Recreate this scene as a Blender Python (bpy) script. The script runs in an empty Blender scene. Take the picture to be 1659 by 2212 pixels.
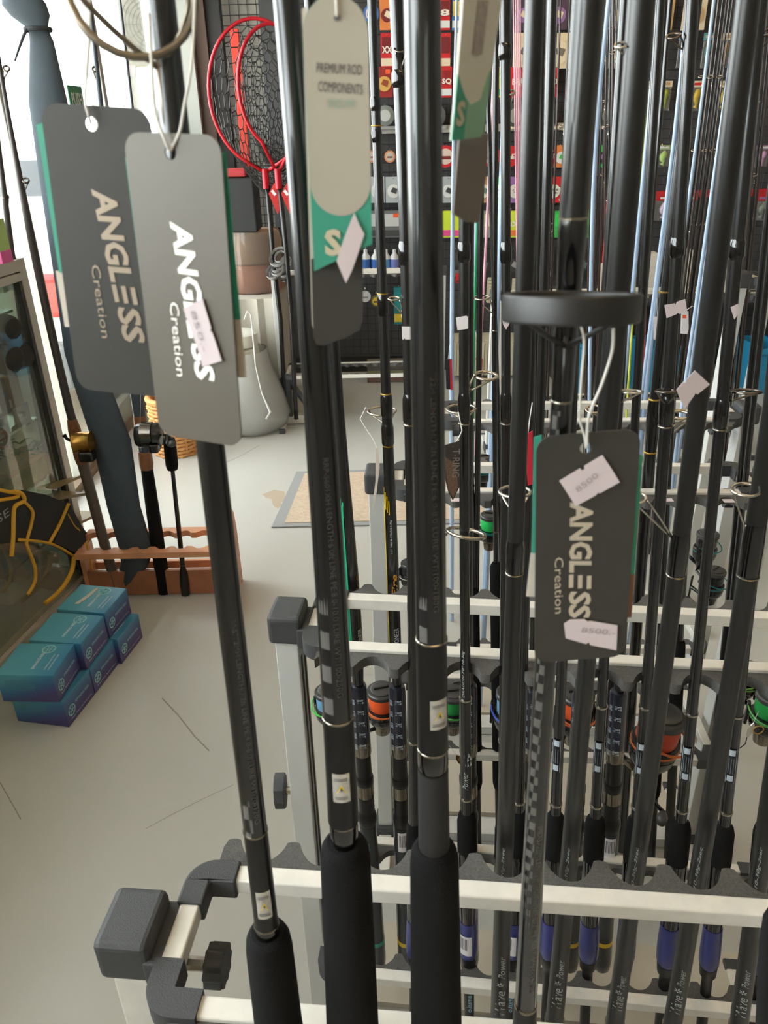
import bpy, bmesh, math, random
from mathutils import Vector, Matrix
from mathutils.geometry import tessellate_polygon
import numpy as np
random.seed(7)
S = bpy.context.scene
COL = S.collection
V = Vector
# ------------------------------------------------------------------ camera
FPX = 1660.0
PITCH, ROLL, EYE = math.radians(27.0), math.radians(1.2), 1.55
CAM = V((0, 0, EYE))
_F = V((0, math.cos(PITCH), -math.sin(PITCH)))
_R0 = V((1, 0, 0)); _U0 = V((0, math.sin(PITCH), math.cos(PITCH)))
_R = _R0 * math.cos(ROLL) - _U0 * math.sin(ROLL)
_U = _R0 * math.sin(ROLL) + _U0 * math.cos(ROLL)
cd = bpy.data.cameras.new('camera'); cam = bpy.data.objects.new('camera', cd); COL.objects.link(cam)
cd.sensor_fit = 'VERTICAL'; cd.sensor_height = 24.0; cd.lens = 24.0 * FPX / 2212.0
cd.clip_start = 0.02; cd.clip_end = 200
cam.matrix_world = Matrix(((_R.x, _U.x, -_F.x, 0), (_R.y, _U.y, -_F.y, 0), (_R.z, _U.z, -_F.z, EYE), (0, 0, 0, 1)))
cd.dof.use_dof = True; cd.dof.focus_distance = 1.15; cd.dof.aperture_fstop = 14.0
S.camera = cam
# ------------------------------------------------------------------ sky, sun, exposure
W = bpy.data.worlds.new('sky'); S.world = W; W.use_nodes = True
W.node_tree.nodes['Background'].inputs[0].default_value = (0.92, 0.965, 1.0, 1)
W.node_tree.nodes['Background'].inputs[1].default_value = 13.0
sl = bpy.data.lights.new('sun', 'SUN'); sl.energy = 9.0; sl.angle = math.radians(0.6); sl.color = (1, 0.93, 0.82)
sun = bpy.data.objects.new('sun', sl); COL.objects.link(sun); sun.location = (-6, 9, 9)
sun.rotation_euler = V((-0.22, -0.60, -0.77)).to_track_quat('-Z', 'Y').to_euler()
S.view_settings.view_transform = 'Standard'; S.view_settings.look = 'None'
S.view_settings.gamma = 1; S.view_settings.use_curve_mapping = False
S.view_settings.exposure = -0.12
S.cycles.use_denoising = True
S.cycles.max_bounces = 10; S.cycles.transparent_max_bounces = 24
S.cycles.sample_clamp_indirect = 6.0
LAMP = 13.0          # strength of the ceiling tubes' diffusers

# ------------------------------------------------------------------ picking rays
def ray(x, y): return _F + _R * ((x - 829.5) / FPX) - _U * ((y - 1106) / FPX)
def aZ(x, y, z): d = ray(x, y); return CAM + d * ((z - EYE) / d.z)
def aY(x, y, Y): d = ray(x, y); return CAM + d * (Y / d.y)
def aX(x, y, X): d = ray(x, y); return CAM + d * (X / d.x)
def depth(P): return (P - CAM).dot(_F)
def pxm(P): return depth(P) / FPX            # metres per pixel at P

# ------------------------------------------------------------------ materials
def lin(c):
    o = []
    for v in c:
        v = v / 255.0
        o.append(v / 12.92 if v <= 0.04045 else ((v + 0.055) / 1.055) ** 2.4)
    return o
MATS = {}
def M(name, rgb, rough=0.5, metal=0.0, coat=0.0, spec=0.5, noise=0.0, nscale=40.0, bump=0.0, bscale=300.0, emit=0.0, trans=0.0):
    if name in MATS: return MATS[name]
    m = bpy.data.materials.new(name); m.use_nodes = True
    nt = m.node_tree; b = nt.nodes['Principled BSDF']
    c = lin(rgb)
    b.inputs['Base Color'].default_value = (*c, 1)
    b.inputs['Roughness'].default_value = rough
    b.inputs['Metallic'].default_value = metal
    b.inputs['Coat Weight'].default_value = coat
    b.inputs['Coat Roughness'].default_value = 0.06
    b.inputs['Specular IOR Level'].default_value = spec
    b.inputs['Transmission Weight'].default_value = trans
    if emit:
        b.inputs['Emission Color'].default_value = (*c, 1); b.inputs['Emission Strength'].default_value = emit
    if noise or bump:
        tc = nt.nodes.new('ShaderNodeTexCoord')
    if noise:
        n = nt.nodes.new('ShaderNodeTexNoise'); n.inputs['Scale'].default_value = nscale; n.inputs['Detail'].default_value = 5
        r = nt.nodes.new('ShaderNodeMapRange'); r.inputs[1].default_value = 0.3; r.inputs[2].default_value = 0.7
        r.inputs[3].default_value = 1 - noise; r.inputs[4].default_value = 1 + noise
        x = nt.nodes.new('ShaderNodeVectorMath'); x.operation = 'SCALE'; x.inputs[0].default_value = c
        nt.links.new(tc.outputs['Object'], n.inputs['Vector']); nt.links.new(n.outputs['Fac'], r.inputs[0])
        nt.links.new(r.outputs[0], x.inputs['Scale']); nt.links.new(x.outputs[0], b.inputs['Base Color'])
    if bump:
        n2 = nt.nodes.new('ShaderNodeTexNoise'); n2.inputs['Scale'].default_value = bscale; n2.inputs['Detail'].default_value = 2
        bp = nt.nodes.new('ShaderNodeBump'); bp.inputs['Strength'].default_value = bump; bp.inputs['Distance'].default_value = 0.002
        nt.links.new(tc.outputs['Object'], n2.inputs['Vector']); nt.links.new(n2.outputs['Fac'], bp.inputs['Height'])
        nt.links.new(bp.outputs[0], b.inputs['Normal'])
    MATS[name] = m
    return m
def glass(name, tint=(255, 255, 255), refl=0.5, veil=0.0):
    if name in MATS: return MATS[name]
    m = bpy.data.materials.new(name); m.use_nodes = True; nt = m.node_tree; nt.nodes.clear()
    o = nt.nodes.new('ShaderNodeOutputMaterial'); t = nt.nodes.new('ShaderNodeBsdfTransparent'); t.inputs[0].default_value = (*lin(tint), 1)
    g = nt.nodes.new('ShaderNodeBsdfGlossy'); g.inputs['Roughness'].default_value = 0.03
    fr = nt.nodes.new('ShaderNodeFresnel'); fr.inputs[0].default_value = 1.45
    k = nt.nodes.new('ShaderNodeMath'); k.operation = 'MULTIPLY'; k.inputs[1].default_value = refl
    mx = nt.nodes.new('ShaderNodeMixShader')
    nt.links.new(fr.outputs[0], k.inputs[0]); nt.links.new(k.outputs[0], mx.inputs[0])
    if veil:
        d = nt.nodes.new('ShaderNodeBsdfDiffuse'); d.inputs[0].default_value = (*lin((225, 225, 222)), 1)
        m2 = nt.nodes.new('ShaderNodeMixShader'); m2.inputs[0].default_value = veil
        nt.links.new(t.outputs[0], m2.inputs[1]); nt.links.new(d.outputs[0], m2.inputs[2]); nt.links.new(m2.outputs[0], mx.inputs[1])
    else:
        nt.links.new(t.outputs[0], mx.inputs[1])
    nt.links.new(g.outputs[0], mx.inputs[2]); nt.links.new(mx.outputs[0], o.inputs[0])
    MATS[name] = m
    return m
BLANK = M('gloss_blank', (14, 14, 16), 0.26, coat=0.5, spec=.7)
MATTE = M('matte_blank', (15, 15, 15), 0.32, spec=.8)
SATIN = M('satin_black', (14, 14, 15), 0.33)
FOAM = M('eva_foam', (13, 13, 14), 0.85, spec=.25, noise=0.25, nscale=900, bump=0.5, bscale=1500)
COMB = M('grey_foam', (84, 82, 80), 0.9, noise=0.25, nscale=600, bump=0.4, bscale=1200)
COMBD = M('dark_foam', (38, 38, 38), 0.85, noise=0.15, nscale=600)
ALU = M('aluminium', (224, 220, 212), 0.42, metal=0.15, noise=0.05, nscale=60)
ALUG = M('grey_aluminium', (206, 206, 204), 0.45, metal=0.2)
PLAS = M('black_plastic', (62, 63, 65), 0.55, bump=0.25, bscale=900)
STEEL = M('steel', (205, 200, 190), 0.18, metal=1.0)
GUN = M('gunmetal', (120, 112, 104), 0.22, metal=1.0)
GOLDM = M('gold_trim', (190, 150, 70), 0.3, metal=0.8)
WHITE = M('white_paper', (226, 220, 222), 0.8, noise=0.03, nscale=30)
PINKW = M('price_paper', (206, 192, 196), 0.8)
INK = M('grey_ink', (96, 96, 98), 0.6)
INKW = M('white_ink', (200, 205, 212), 0.5)
PEN = M('faint_pencil', (164, 154, 160), 0.8)
TEAL = M('teal_card', (58, 150, 128), 0.55)
WARM = M('warm_card', (205, 196, 182), 0.6)
DCARD = M('charcoal_card', (56, 54, 50), 0.5, noise=0.04)
FOILW = M('silver_foil', (235, 228, 215), 0.28, metal=0.7)
SILV = M('silver_ring', (150, 142, 130), 0.25, metal=1.0)
BLUEG = M('blue_sleeve', (46, 52, 116), 0.3, coat=0.3)
REELB = M('reel_black', (16, 17, 20), 0.25, coat=0.4)
CLEAR = glass('clear_film', (235, 235, 235), 0.6, veil=0.16)

# ------------------------------------------------------------------ mesh builder
WL = {}
def wl(o): return WL.get(o.name, V((0, 0, 0))) if o else V((0, 0, 0))
class MB:
    def __init__(s): s.v = []; s.f = []; s.m = []; s.uv = {}
    def add(s, vs, fs, mi=0):
        b = len(s.v); s.v += [V(p) for p in vs]; s.f += [tuple(i + b for i in f) for f in fs]; s.m += [mi] * len(fs); return s
    def box(s, c, size, ex=None, ey=None, ez=None, mi=0):
        c = V(c); ex = V(ex) if ex else V((1, 0, 0)); ey = V(ey) if ey else V((0, 1, 0)); ez = V(ez) if ez else V((0, 0, 1))
        hx, hy, hz = size[0] / 2, size[1] / 2, size[2] / 2
        vs = [c + ex * (hx * a) + ey * (hy * b) + ez * (hz * d) for d in (-1, 1) for b in (-1, 1) for a in (-1, 1)]
        return s.add(vs, [(0, 2, 3, 1), (4, 5, 7, 6), (0, 1, 5, 4), (2, 6, 7, 3), (0, 4, 6, 2), (1, 3, 7, 5)], mi)
    def prism(s, pts, O, ex, ey, ez, t, holes=(), mi=0):
        """2-D outline in (ex,ey) at O, thickness t along ez"""
        loops = [list(pts)] + [list(h) for h in holes]
        tris = tessellate_polygon([[V((p[0], p[1], 0)) for p in l] for l in loops])
        flat = [p for l in loops for p in l]; n = len(flat)
        lo = [O + ex * p[0] + ey * p[1] for p in flat]; hi = [p + ez * t for p in lo]
        def area(a, b, c): return (flat[b][0]-flat[a][0])*(flat[c][1]-flat[a][1]) - (flat[c][0]-flat[a][0])*(flat[b][1]-flat[a][1])
        fs = []
        for a, b, c in tris:
            if area(a, b, c) < 0: b, c = c, b
            fs += [(a + n, b + n, c + n), (a, c, b)]
        k = 0
        for l in loops:
            m = len(l)
            for i in range(m):
                j = (i + 1) % m
                fs.append((k + i, k + j, k + j + n, k + i + n))
            k += m
        return s.add(lo + hi, fs, mi)
    def rings(s, cs, rs, frame, n=16, cap=True, mi=0, uv=False):
        """lathe through centres cs with radii rs; frame(i)->(c,s) unit vectors across"""
        b0 = len(s.v); vs = []; fs = []
        for i, (c, r) in enumerate(zip(cs, rs)):
            e, g = frame(i)
            for k in range(n):
                a = 2 * math.pi * k / n
                vs.append(c + e * (r * math.cos(a)) + g * (r * math.sin(a)))
        for i in range(len(cs) - 1):
            for k in range(n):
                k2 = (k + 1) % n
                fs.append((i * n + k, i * n + k2, (i + 1) * n + k2, (i + 1) * n + k))
        if cap:
            fs.append(tuple(reversed(range(n)))); fs.append(tuple(range((len(cs) - 1) * n, len(cs) * n)))
        return s.add(vs, fs, mi)
    def tube(s, pts, r, n=8, mi=0, closed=False):
        pts = [V(p) for p in pts]; m = len(pts)
        rs = r if isinstance(r, (list, tuple)) else [r] * m
        d0 = (pts[1] - pts[0]).normalized(); up = V((0, 0, 1)) if abs(d0.z) < 0.9 else V((1, 0, 0))
        e = d0.cross(up).normalized(); vs = []; fs = []
        for i in range(m):
            if closed: d = (pts[(i + 1) % m] - pts[i - 1])
            else: d = pts[min(i + 1, m - 1)] - pts[max(i - 1, 0)]
            d.normalize(); e = (e - d * e.dot(d)).normalized(); g = d.cross(e)
            for k in range(n):
                a = 2 * math.pi * k / n
                vs.append(pts[i] + e * (rs[i] * math.cos(a)) + g * (rs[i] * math.sin(a)))
        for i in range(m if closed else m - 1):
            j = (i + 1) % m
            for k in range(n):
                k2 = (k + 1) % n
                fs.append((i * n + k, i * n + k2, j * n + k2, j * n + k))
        if not closed: fs += [tuple(reversed(range(n))), tuple(range((m - 1) * n, m * n))]
        return s.add(vs, fs, mi)
    def torus(s, c, e, g, R, rx, ry, n=28, k=8, mi=0, a0=0, a1=360, sq=1.0):
        """ring in plane (e,g) with tube section rx (radial) x ry (along normal)"""
        nn = e.cross(g); vs = []; fs = []; full = (a1 - a0) >= 360
        N = n if full else n + 1
        for i in range(N):
            a = math.radians(a0 + (a1 - a0) * i / n); d = e * math.cos(a) + g * math.sin(a)
            for j in range(k):
                b = 2 * math.pi * j / k
                cb, sb = math.cos(b), math.sin(b)
                vs.append(c + d * (R + rx * math.copysign(abs(cb) ** sq, cb)) + nn * (ry * math.copysign(abs(sb) ** sq, sb)))
        for i in range(n):
            i2 = (i + 1) % N
            for j in range(k):
                j2 = (j + 1) % k
                fs.append((i * k + j, i2 * k + j, i2 * k + j2, i * k + j2))
        return s.add(vs, fs, mi)
    def build(s, name, mat, parent=None, smooth=False, bevel=0.0, loc=None):
        base = wl(parent)
        o_loc = V(loc) if loc is not None else None
        org = o_loc if (o_loc is not None and parent is None) else base
        me = bpy.data.meshes.new(name)
        me.from_pydata([tuple(p - org) for p in s.v], [], s.f); me.validate()
        for m in (mat if isinstance(mat, (list, tuple)) else [mat]): me.materials.append(m)
        if isinstance(mat, (list, tuple)):
            for p, i in zip(me.polygons, s.m): p.material_index = i
        if smooth:
            try: me.shade_smooth() if smooth == 1 else me.set_sharp_from_angle(angle=math.radians(smooth))
            except Exception: pass
            for p in me.polygons: p.use_smooth = True
        o = bpy.data.objects.new(name, me); COL.objects.link(o)
        if parent: o.parent = parent
        elif o_loc is not None: o.location = o_loc
        WL[o.name] = org.copy()
        if bevel:
            bm = o.modifiers.new('soft_edges', 'BEVEL'); bm.width = bevel; bm.segments = 3; bm.limit_method = 'ANGLE'; bm.angle_limit = math.radians(40)
        return o
LABELS = {}
def tag(o, label, cat, group=None):
    o['label'] = label; o['category'] = cat
    if group: o['group'] = group
    LABELS.setdefault(label, []).append(o.name)
    return o
def thing(name, loc, label, cat, group=None):
    o = bpy.data.objects.new(name, None); COL.objects.link(o); o.location = V(loc); o.empty_display_size = 0.05
    WL[o.name] = V(loc)
    return tag(o, label, cat, group)
def struct(o): o['kind'] = 'structure'; return o

# ------------------------------------------------------------------ lettering
_TC = {}
def text_geo(txt, bold=0.0, shear=0.0, space=1.0):
    key = (txt, bold, shear, space)
    if key in _TC: return _TC[key]
    cu = bpy.data.curves.new('lettering', 'FONT'); cu.body = txt; cu.size = 1.0; cu.resolution_u = 2
    cu.offset = bold; cu.shear = shear; cu.space_character = space; cu.fill_mode = 'FRONT'
    o = bpy.data.objects.new('lettering', cu)
    me = bpy.data.meshes.new_from_object(o)
    vs = [(v.co.x, v.co.y) for v in me.vertices]; fs = [tuple(p.vertices) for p in me.polygons]
    bpy.data.objects.remove(o); bpy.data.curves.remove(cu); bpy.data.meshes.remove(me)
    x0 = min(v[0] for v in vs); x1 = max(v[0] for v in vs); y0 = min(v[1] for v in vs); y1 = max(v[1] for v in vs)
    _TC[key] = ([((x - x0) / (x1 - x0), (y - y0) / (y1 - y0)) for x, y in vs], fs)
    return _TC[key]
def flat_text(mb, txt, O, along, upv, length, height, bold=0.0, shear=0.0, space=1.0, mi=0):
    vs, fs = text_geo(txt, bold, shear, space)
    mb.add([O + along * (x * length) + upv * (y * height) for x, y in vs], fs, mi)

# ================================================================== STRUCTURE
FLOOR = M('painted_floor', (188, 186, 179), 0.36, noise=0.03, nscale=1.1, spec=0.5)
def floor_mat():
    m = FLOOR; nt = m.node_tree; b = nt.nodes['Principled BSDF']
    tc = nt.nodes.new('ShaderNodeTexCoord')
    n = nt.nodes.new('ShaderNodeTexNoise'); n.inputs['Scale'].default_value = 6; n.inputs['Detail'].default_value = 6
    r = nt.nodes.new('ShaderNodeMapRange'); r.inputs[1].default_value = 0.2; r.inputs[2].default_value = 0.8; r.inputs[3].default_value = 0.27; r.inputs[4].default_value = 0.36
    nt.links.new(tc.outputs['Object'], n.inputs['Vector']); nt.links.new(n.outputs['Fac'], r.inputs[0]); nt.links.new(r.outputs[0], b.inputs['Roughness'])
    n3 = nt.nodes.new('ShaderNodeTexNoise'); n3.inputs['Scale'].default_value = 3.5; n3.inputs['Detail'].default_value = 4
    bp = nt.nodes.new('ShaderNodeBump'); bp.inputs['Strength'].default_value = 0.05; bp.inputs['Distance'].default_value = 0.02
    nt.links.new(tc.outputs['Object'], n3.inputs['Vector']); nt.links.new(n3.outputs['Fac'], bp.inputs['Height']); nt.links.new(bp.outputs[0], b.inputs['Normal'])
floor_mat()
XL, YB, XR, YF, ZC = -1.44, 5.22, 3.6, -2.4, 2.85
YB2 = 6.35                       # the white wall of the recess beside the door
DARKW = M('dark_wall', (74, 74, 76), 0.8, noise=0.06, nscale=3)
PALEW = M('pale_wall', (196, 192, 182), 0.8)
struct(MB().box(((XL + XR) / 2, (YF + YB2) / 2, -0.05), (XR - XL, YB2 - YF, 0.1)).build('floor', FLOOR))
struct(MB().box(((XL + XR) / 2, (YF + YB2) / 2, ZC + 0.05), (XR - XL + .2, YB2 - YF + .2, 0.1)).build('ceiling', M('ceiling_paint', (206, 200, 190), 0.9)))
struct(MB().box(((-0.62 + XR) / 2, YB + 0.06, ZC / 2), (XR + 0.62, 0.12, ZC)).build('wall_back', DARKW))
struct(MB().box((-1.0, YB2 + 0.06, ZC / 2), (1.0, 0.12, ZC)).build('wall_recess', PALEW))
struct(MB().box((-0.62, (YB + YB2) / 2 + .06, ZC / 2), (0.1, YB2 - YB - .12, ZC)).build('wall_return', DARKW))
struct(MB().box((XR + 0.06, (YF + YB) / 2, ZC / 2), (0.12, YB - YF, ZC)).build('wall_right', M('right_wall', (150, 146, 138), 0.85)))
struct(MB().box((1.0, YF - 0.06, ZC / 2), (5.4, 0.12, ZC)).build('wall_front', M('front_wall', (160, 154, 144), 0.85)))
YG = 2.62                        # glazing starts here, solid wall nearer
struct(MB().box((XL - 0.06, (YF + YG) / 2, .67), (0.12, YG - YF, 1.34)).build('wall_left', PALEW))
struct(MB().box((XL - 0.06, (YF + YG) / 2, 2.68), (0.12, YG - YF, .34)).build('wall_left_lintel', PALEW))
struct(MB().box((XL - 0.06, (YG + YB2) / 2, 2.68), (0.12, YB2 - YG, 0.34)).build('wall_left_header', PALEW))
struct(MB().box((0.4, YB - 0.012, 0.05), (2.0, 0.024, 0.1)).box((2.4, YB - 0.012, 0.05), (2.0, .024, .1)).build('baseboard_back', M('black_skirting', (28, 28, 28), 0.6)))
# storefront frames and panes along the left side
FR = M('anodised_frame', (176, 176, 168), 0.4, metal=0.3)
struct(MB().box((XL - .05, (YG + 6.2) / 2, 0.02), (0.1, 6.2 - YG, 0.04)).build('trim_threshold', M('brown_threshold', (122, 104, 84), 0.5)))
for i, (y, w) in enumerate(((YG + .03, .06), (3.42, .05), (4.72, .05), (6.12, .2))):
    struct(MB().box((XL - .05, y, 1.27), (0.08, w, 2.48)).build('trim_%d' % (i + 1), FR, bevel=.004))
struct(MB().box((XL + 0.10, 6.15, 1.3), (0.22, 0.12, 2.6)).build('trim_5', FR, bevel=.004))
struct(MB().box((-1.20, 6.2, 1.3), (0.12, 0.12, 2.6)).build('trim_6', M('brown_column', (92, 70, 58), .6)))
struct(MB().box((-1.09, 6.22, 1.3), (0.10, 0.1, 2.6)).build('trim_7', M('dark_column', (46, 44, 42), .6)))
PANE = glass('window_glass', (250, 252, 250), 0.6)
for i, (a, b) in enumerate(((YG + .06, 3.395), (4.745, 6.02), (YF, -.62), (-.58, 1.0), (1.05, YG))):
    lo = 0.04 if i < 2 else 1.34
    w = struct(MB().box((XL - .05, (a + b) / 2, (lo + 2.5) / 2), (0.006, b - a, 2.5 - lo)).build('window_%d' % (i + 1), PANE))
# the open door leaf's glass (pane and rails) with its sign
dr = struct(MB().box((XL - .05, 4.07, .1), (.05, 1.24, .12)).box((XL - .05, 4.07, 2.42), (.05, 1.24, .1)).build('door_1', FR))
MB().box((XL - .05, 4.07, 1.26), (.006, 1.24, 2.2)).build('pane', PANE, dr)
sg = aX(165, 215, XL - .043)
s0 = MB().box(sg, (.004, .20, .12)); so = s0.build('push_sign', M('sign_green', (46, 128, 84), .5)); tag(so, 'small green door sign reading PUSH on the glass', 'sign')
mb = MB(); flat_text(mb, 'PUSH', sg + V((.004, -.075, -.03)), V((0, 1, 0)), V((0, 0, 1)), .15, .06, bold=.02); mb.build('lettering', M('sign_white', (235, 240, 235), .5), so)
# outside ground
struct(MB().box((-8.5, 8, -.08), (13.9, 30, .1)).build('ground_outside', M('sunlit_concrete', (212, 202, 184), 0.9, noise=.06, nscale=2)))
# cracks and a worn patch of paint on the floor
CR = M('floor_crack', (146, 141, 132), .9)
def crack(i, pts, w):
    P = [aZ(x, y, 0.0006) for x, y in pts]; mb = MB(); vs = []
    for k, p in enumerate(P):
        d = (P[min(k + 1, len(P) - 1)] - P[max(k - 1, 0)]).normalized(); n = V((-d.y, d.x, 0)); vs += [p + n * w, p - n * w]
    mb.add(vs, [(2 * k, 2 * k + 1, 2 * k + 3, 2 * k + 2) for k in range(len(P) - 1)])
    struct(mb.build('floor_crack', CR))
crack(0, [(350, 1508), (385, 1545), (420, 1590), (452, 1622)], .0022)
crack(1, [(560, 962), (520, 985), (486, 1000)], .002)
crack(2, [(0, 1690), (20, 1725), (45, 1770)], .0014)
crack(3, [(315, 1790), (380, 1755), (440, 1725), (505, 1695)], .0009)
mb = MB(); pp = [(566, 1068), (592, 1058), (614, 1062), (617, 1078), (606, 1085), (609, 1090), (600, 1098), (590, 1092), (586, 1078), (575, 1075)]
P = [aZ(x, y, 0.0008) for x, y in pp]
mb.prism([(p.x, p.y) for p in P][::-1], V((0, 0, .0004)), V((1, 0, 0)), V((0, 1, 0)), V((0, 0, 1)), .0005)
struct(mb.build('floor_worn_patch', M('bare_screed', (176, 160, 140), .9)))
# ceiling tubes
for i, (x, y, n) in enumerate(((0.5, -0.7, 'near the counter'), (0.9, 1.9, 'over the rod racks'), (1.2, 4.2, 'by the display wall'))):
    t = thing('ceiling_light', (x, y, ZC), 'long white ceiling tube fitting ' + n, 'ceiling light')
    MB().box((x, y, ZC - .03), (1.3, .16, .06)).build('housing', M('lamp_housing', (230, 228, 222), .5), t)
    MB().box((x, y, ZC - .07), (1.24, .12, .02)).build('diffuser', M('lamp_diffuser', (255, 216, 160), .5, emit=LAMP), t)

# ================================================================== RACKS
SEAL = M('groove_dark', (58, 58, 60), .6)
def comb_outline(L, pitch, hill, base, off=0.0):
    """wavy plate from (0,0) to (L,0): hills reach `hill`, valleys come down to `base`"""
    pts = [(0, 0), (L, 0)]
    n = int(L / 0.0028)
    for i in range(n, -1, -1):
        x = L * i / n
        t = ((x + off) / pitch) % 1.0
        a = abs(t - 0.5) * 2                    # 0 at valley centre, 1 on hill
        ci = 1 - math.sqrt(max(0, 1 - min(1, a / .76) ** 2))
        y = base + (hill - base) * (.62 * ci + .38 * math.sin(math.pi / 2 * a ** 1.25) ** 2)
        pts.append((x, y))
    return pts
def rack(label, ox, oy, yaw, L, ztop=.945, zlow=.375, hd=.058, lhd=.122, near=False, post=.032, off=.028, low=True, board=True, right=True, fl=.36):
    u = V((math.cos(yaw), -math.sin(yaw), 0)); v = V((math.sin(yaw), math.cos(yaw), 0)); z = V((0, 0, 1))
    O = V((ox, oy, 0)); root = rk = thing('rod_rack', O, label, 'rod rack', 'rod racks across the shop floor')
    s = .0172; bv = .0022 if near else .0016
    D = .04
    ends = (0, L) if right else (0,)
    for e in ends:
        sg = -1 if e == 0 else 1
        MB().box(O + u * e + z * (ztop / 2 - .01), (post, post * 1.35, ztop - .02), u, v, z).build('post', ALUG if not near else ALU, root, bevel=.002)
        for q in (-.009, .009): MB().box(O + u * (e + post / 2) + v * q + z * (ztop / 2 - .02), (.0016, .007, ztop - .06), u, v, z).build('post_groove', SEAL, root)
        MB().box(O + u * e + z * (ztop + .002), (.046, .056, .044), u, v, z).build('post_cap', PLAS, root, bevel=.006)
        MB().box(O + u * (e - sg * .026) + z * (ztop - .008), (.020, .058, .030), u, v, z).build('clamp', PLAS, root, bevel=.003)
        kn = MB(); kc = O + u * (e - sg * .066) + z * (ztop - .034); pts = []
        for i in range(20):
            a = 2 * math.pi * i / 20; r = .019 if i % 2 else .016; pts.append((r * math.cos(a), r * math.sin(a)))
        kn.prism(pts, kc - u * .008, v, z, u, .016); kn.build('knob', PLAS, root, bevel=.0015)
        MB().tube([kc, kc + u * sg * .03], .006).build('bolt', STEEL, root)
        MB().box(O + u * e + z * .022, (.046, .062, .044), u, v, z).build('foot', PLAS, root, bevel=.004)
        MB().box(O + u * e + z * .012, (.03, fl, .02), u, v, z).build('foot_bar', ALU, root, bevel=.002)
        for q in (-1, 1):
            MB().box(O + u * e + v * (q * (fl / 2 + .01)) + z * .012, (.034, .022, .024), u, v, z).build('end_cap', PLAS, root, bevel=.003)
    def frame(zz, h, outward, cs, toff):
        a0, a1 = D, L - D
        for q in (-1, 1):
            MB().box(O + u * (L / 2) + v * (q * h) + z * zz, (a1 - a0 - .02, s, s), u, v, z).build('rail', ALU, root, bevel=bv)
            dirn = q if outward else -q
            cb = MB(); o0 = O + u * (a0 + .012) + v * (q * h + dirn * s * .4) + z * (zz - .010)
            pl = comb_outline(a1 - a0 - .024, .056, cs, .009, toff)
            cb.prism(pl, o0, u, v * dirn, z * dirn, .014 * dirn) if dirn > 0 else cb.prism([(p[0], -p[1]) for p in pl][::-1], o0, u, v, z, .014)
            cb.build('foam_comb', COMB if near else COMB, root)
        for e in (a0, a1):
            MB().box(O + u * e + z * zz, (s, 2 * h - .02, s), u, v, z).build('end_bar', ALU, root, bevel=bv)
            sg = -1 if e == a0 else 1
            for q in (-1, 1):
                # rounded corner elbow
                c = O + u * e + v * (q * h) + z * (zz - .0115); R = .026; pts = []
                for i in range(9):
                    a = math.pi / 2 * i / 8
                    pts.append((sg * (R * math.sin(a) - R + .0115), q * (R * math.cos(a) - R + .0115)))
                w = .0115; ln = .034
                pts = [(-sg * ln, q * w)] + pts + [(sg * w, -q * ln), (-sg * w, -q * ln), (-sg * w, -q * w), (-sg * ln, -q * w)]
                ar = sum(pts[i][0] * pts[(i + 1) % len(pts)][1] - pts[(i + 1) % len(pts)][0] * pts[i][1] for i in range(len(pts)))
                if ar < 0: pts.reverse()
                MB().prism(pts, c, u, v, z, .0225).build('corner_elbow', PLAS, root, bevel=.003)
    frame(ztop, hd, True, .033, off)
    if low: frame(zlow, lhd, False, .03, off)
    if board:
        MB().box(O + u * (L / 2 + .02) + v * .135 + z * .009, (L + .04, .17, .014), u, v, z).build('base_board', M('beige_board', (196, 186, 168), .7, noise=.04, nscale=8), root)
        MB().box(O + u * (L / 2) + z * .016, (L - .05, .05, .026), u, v, z).build('base_beam', ALUG, root)
    return root, O, u, v
yw = math.radians(4.7)
rack('nearest rod rack, its black post cap at the front corner', -.216, .416, math.radians(5.5), .80, near=True, off=.047)
rack('second rod rack back, its post cap before the bare floor', -.133, .866, math.radians(6.8), .80, hd=.056, off=.01)
rack('third rod rack back, its post in front of the doormat', -.011, 1.323, math.radians(3.6), .72, off=.02, fl=.28)
rack('fourth rod rack back, hidden mostly behind dark rods', .105, 1.675, yw * .5, .72, off=.02, fl=.22)
rack('tall far rod rack with a bare grey post at right', 1.045, 2.28, 0.02, .8, ztop=1.12, board=False, off=.02)
rack('far rod rack end with white post beside the wrapped table', -.56, 4.23, .0, .9, ztop=.83, zlow=.3, board=False, off=.02)
rack('far rod rack against the display wall, behind blue rods', .55, 3.72, 0.0, 1.3, ztop=.80, zlow=.25, board=False, off=.02)

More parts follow.
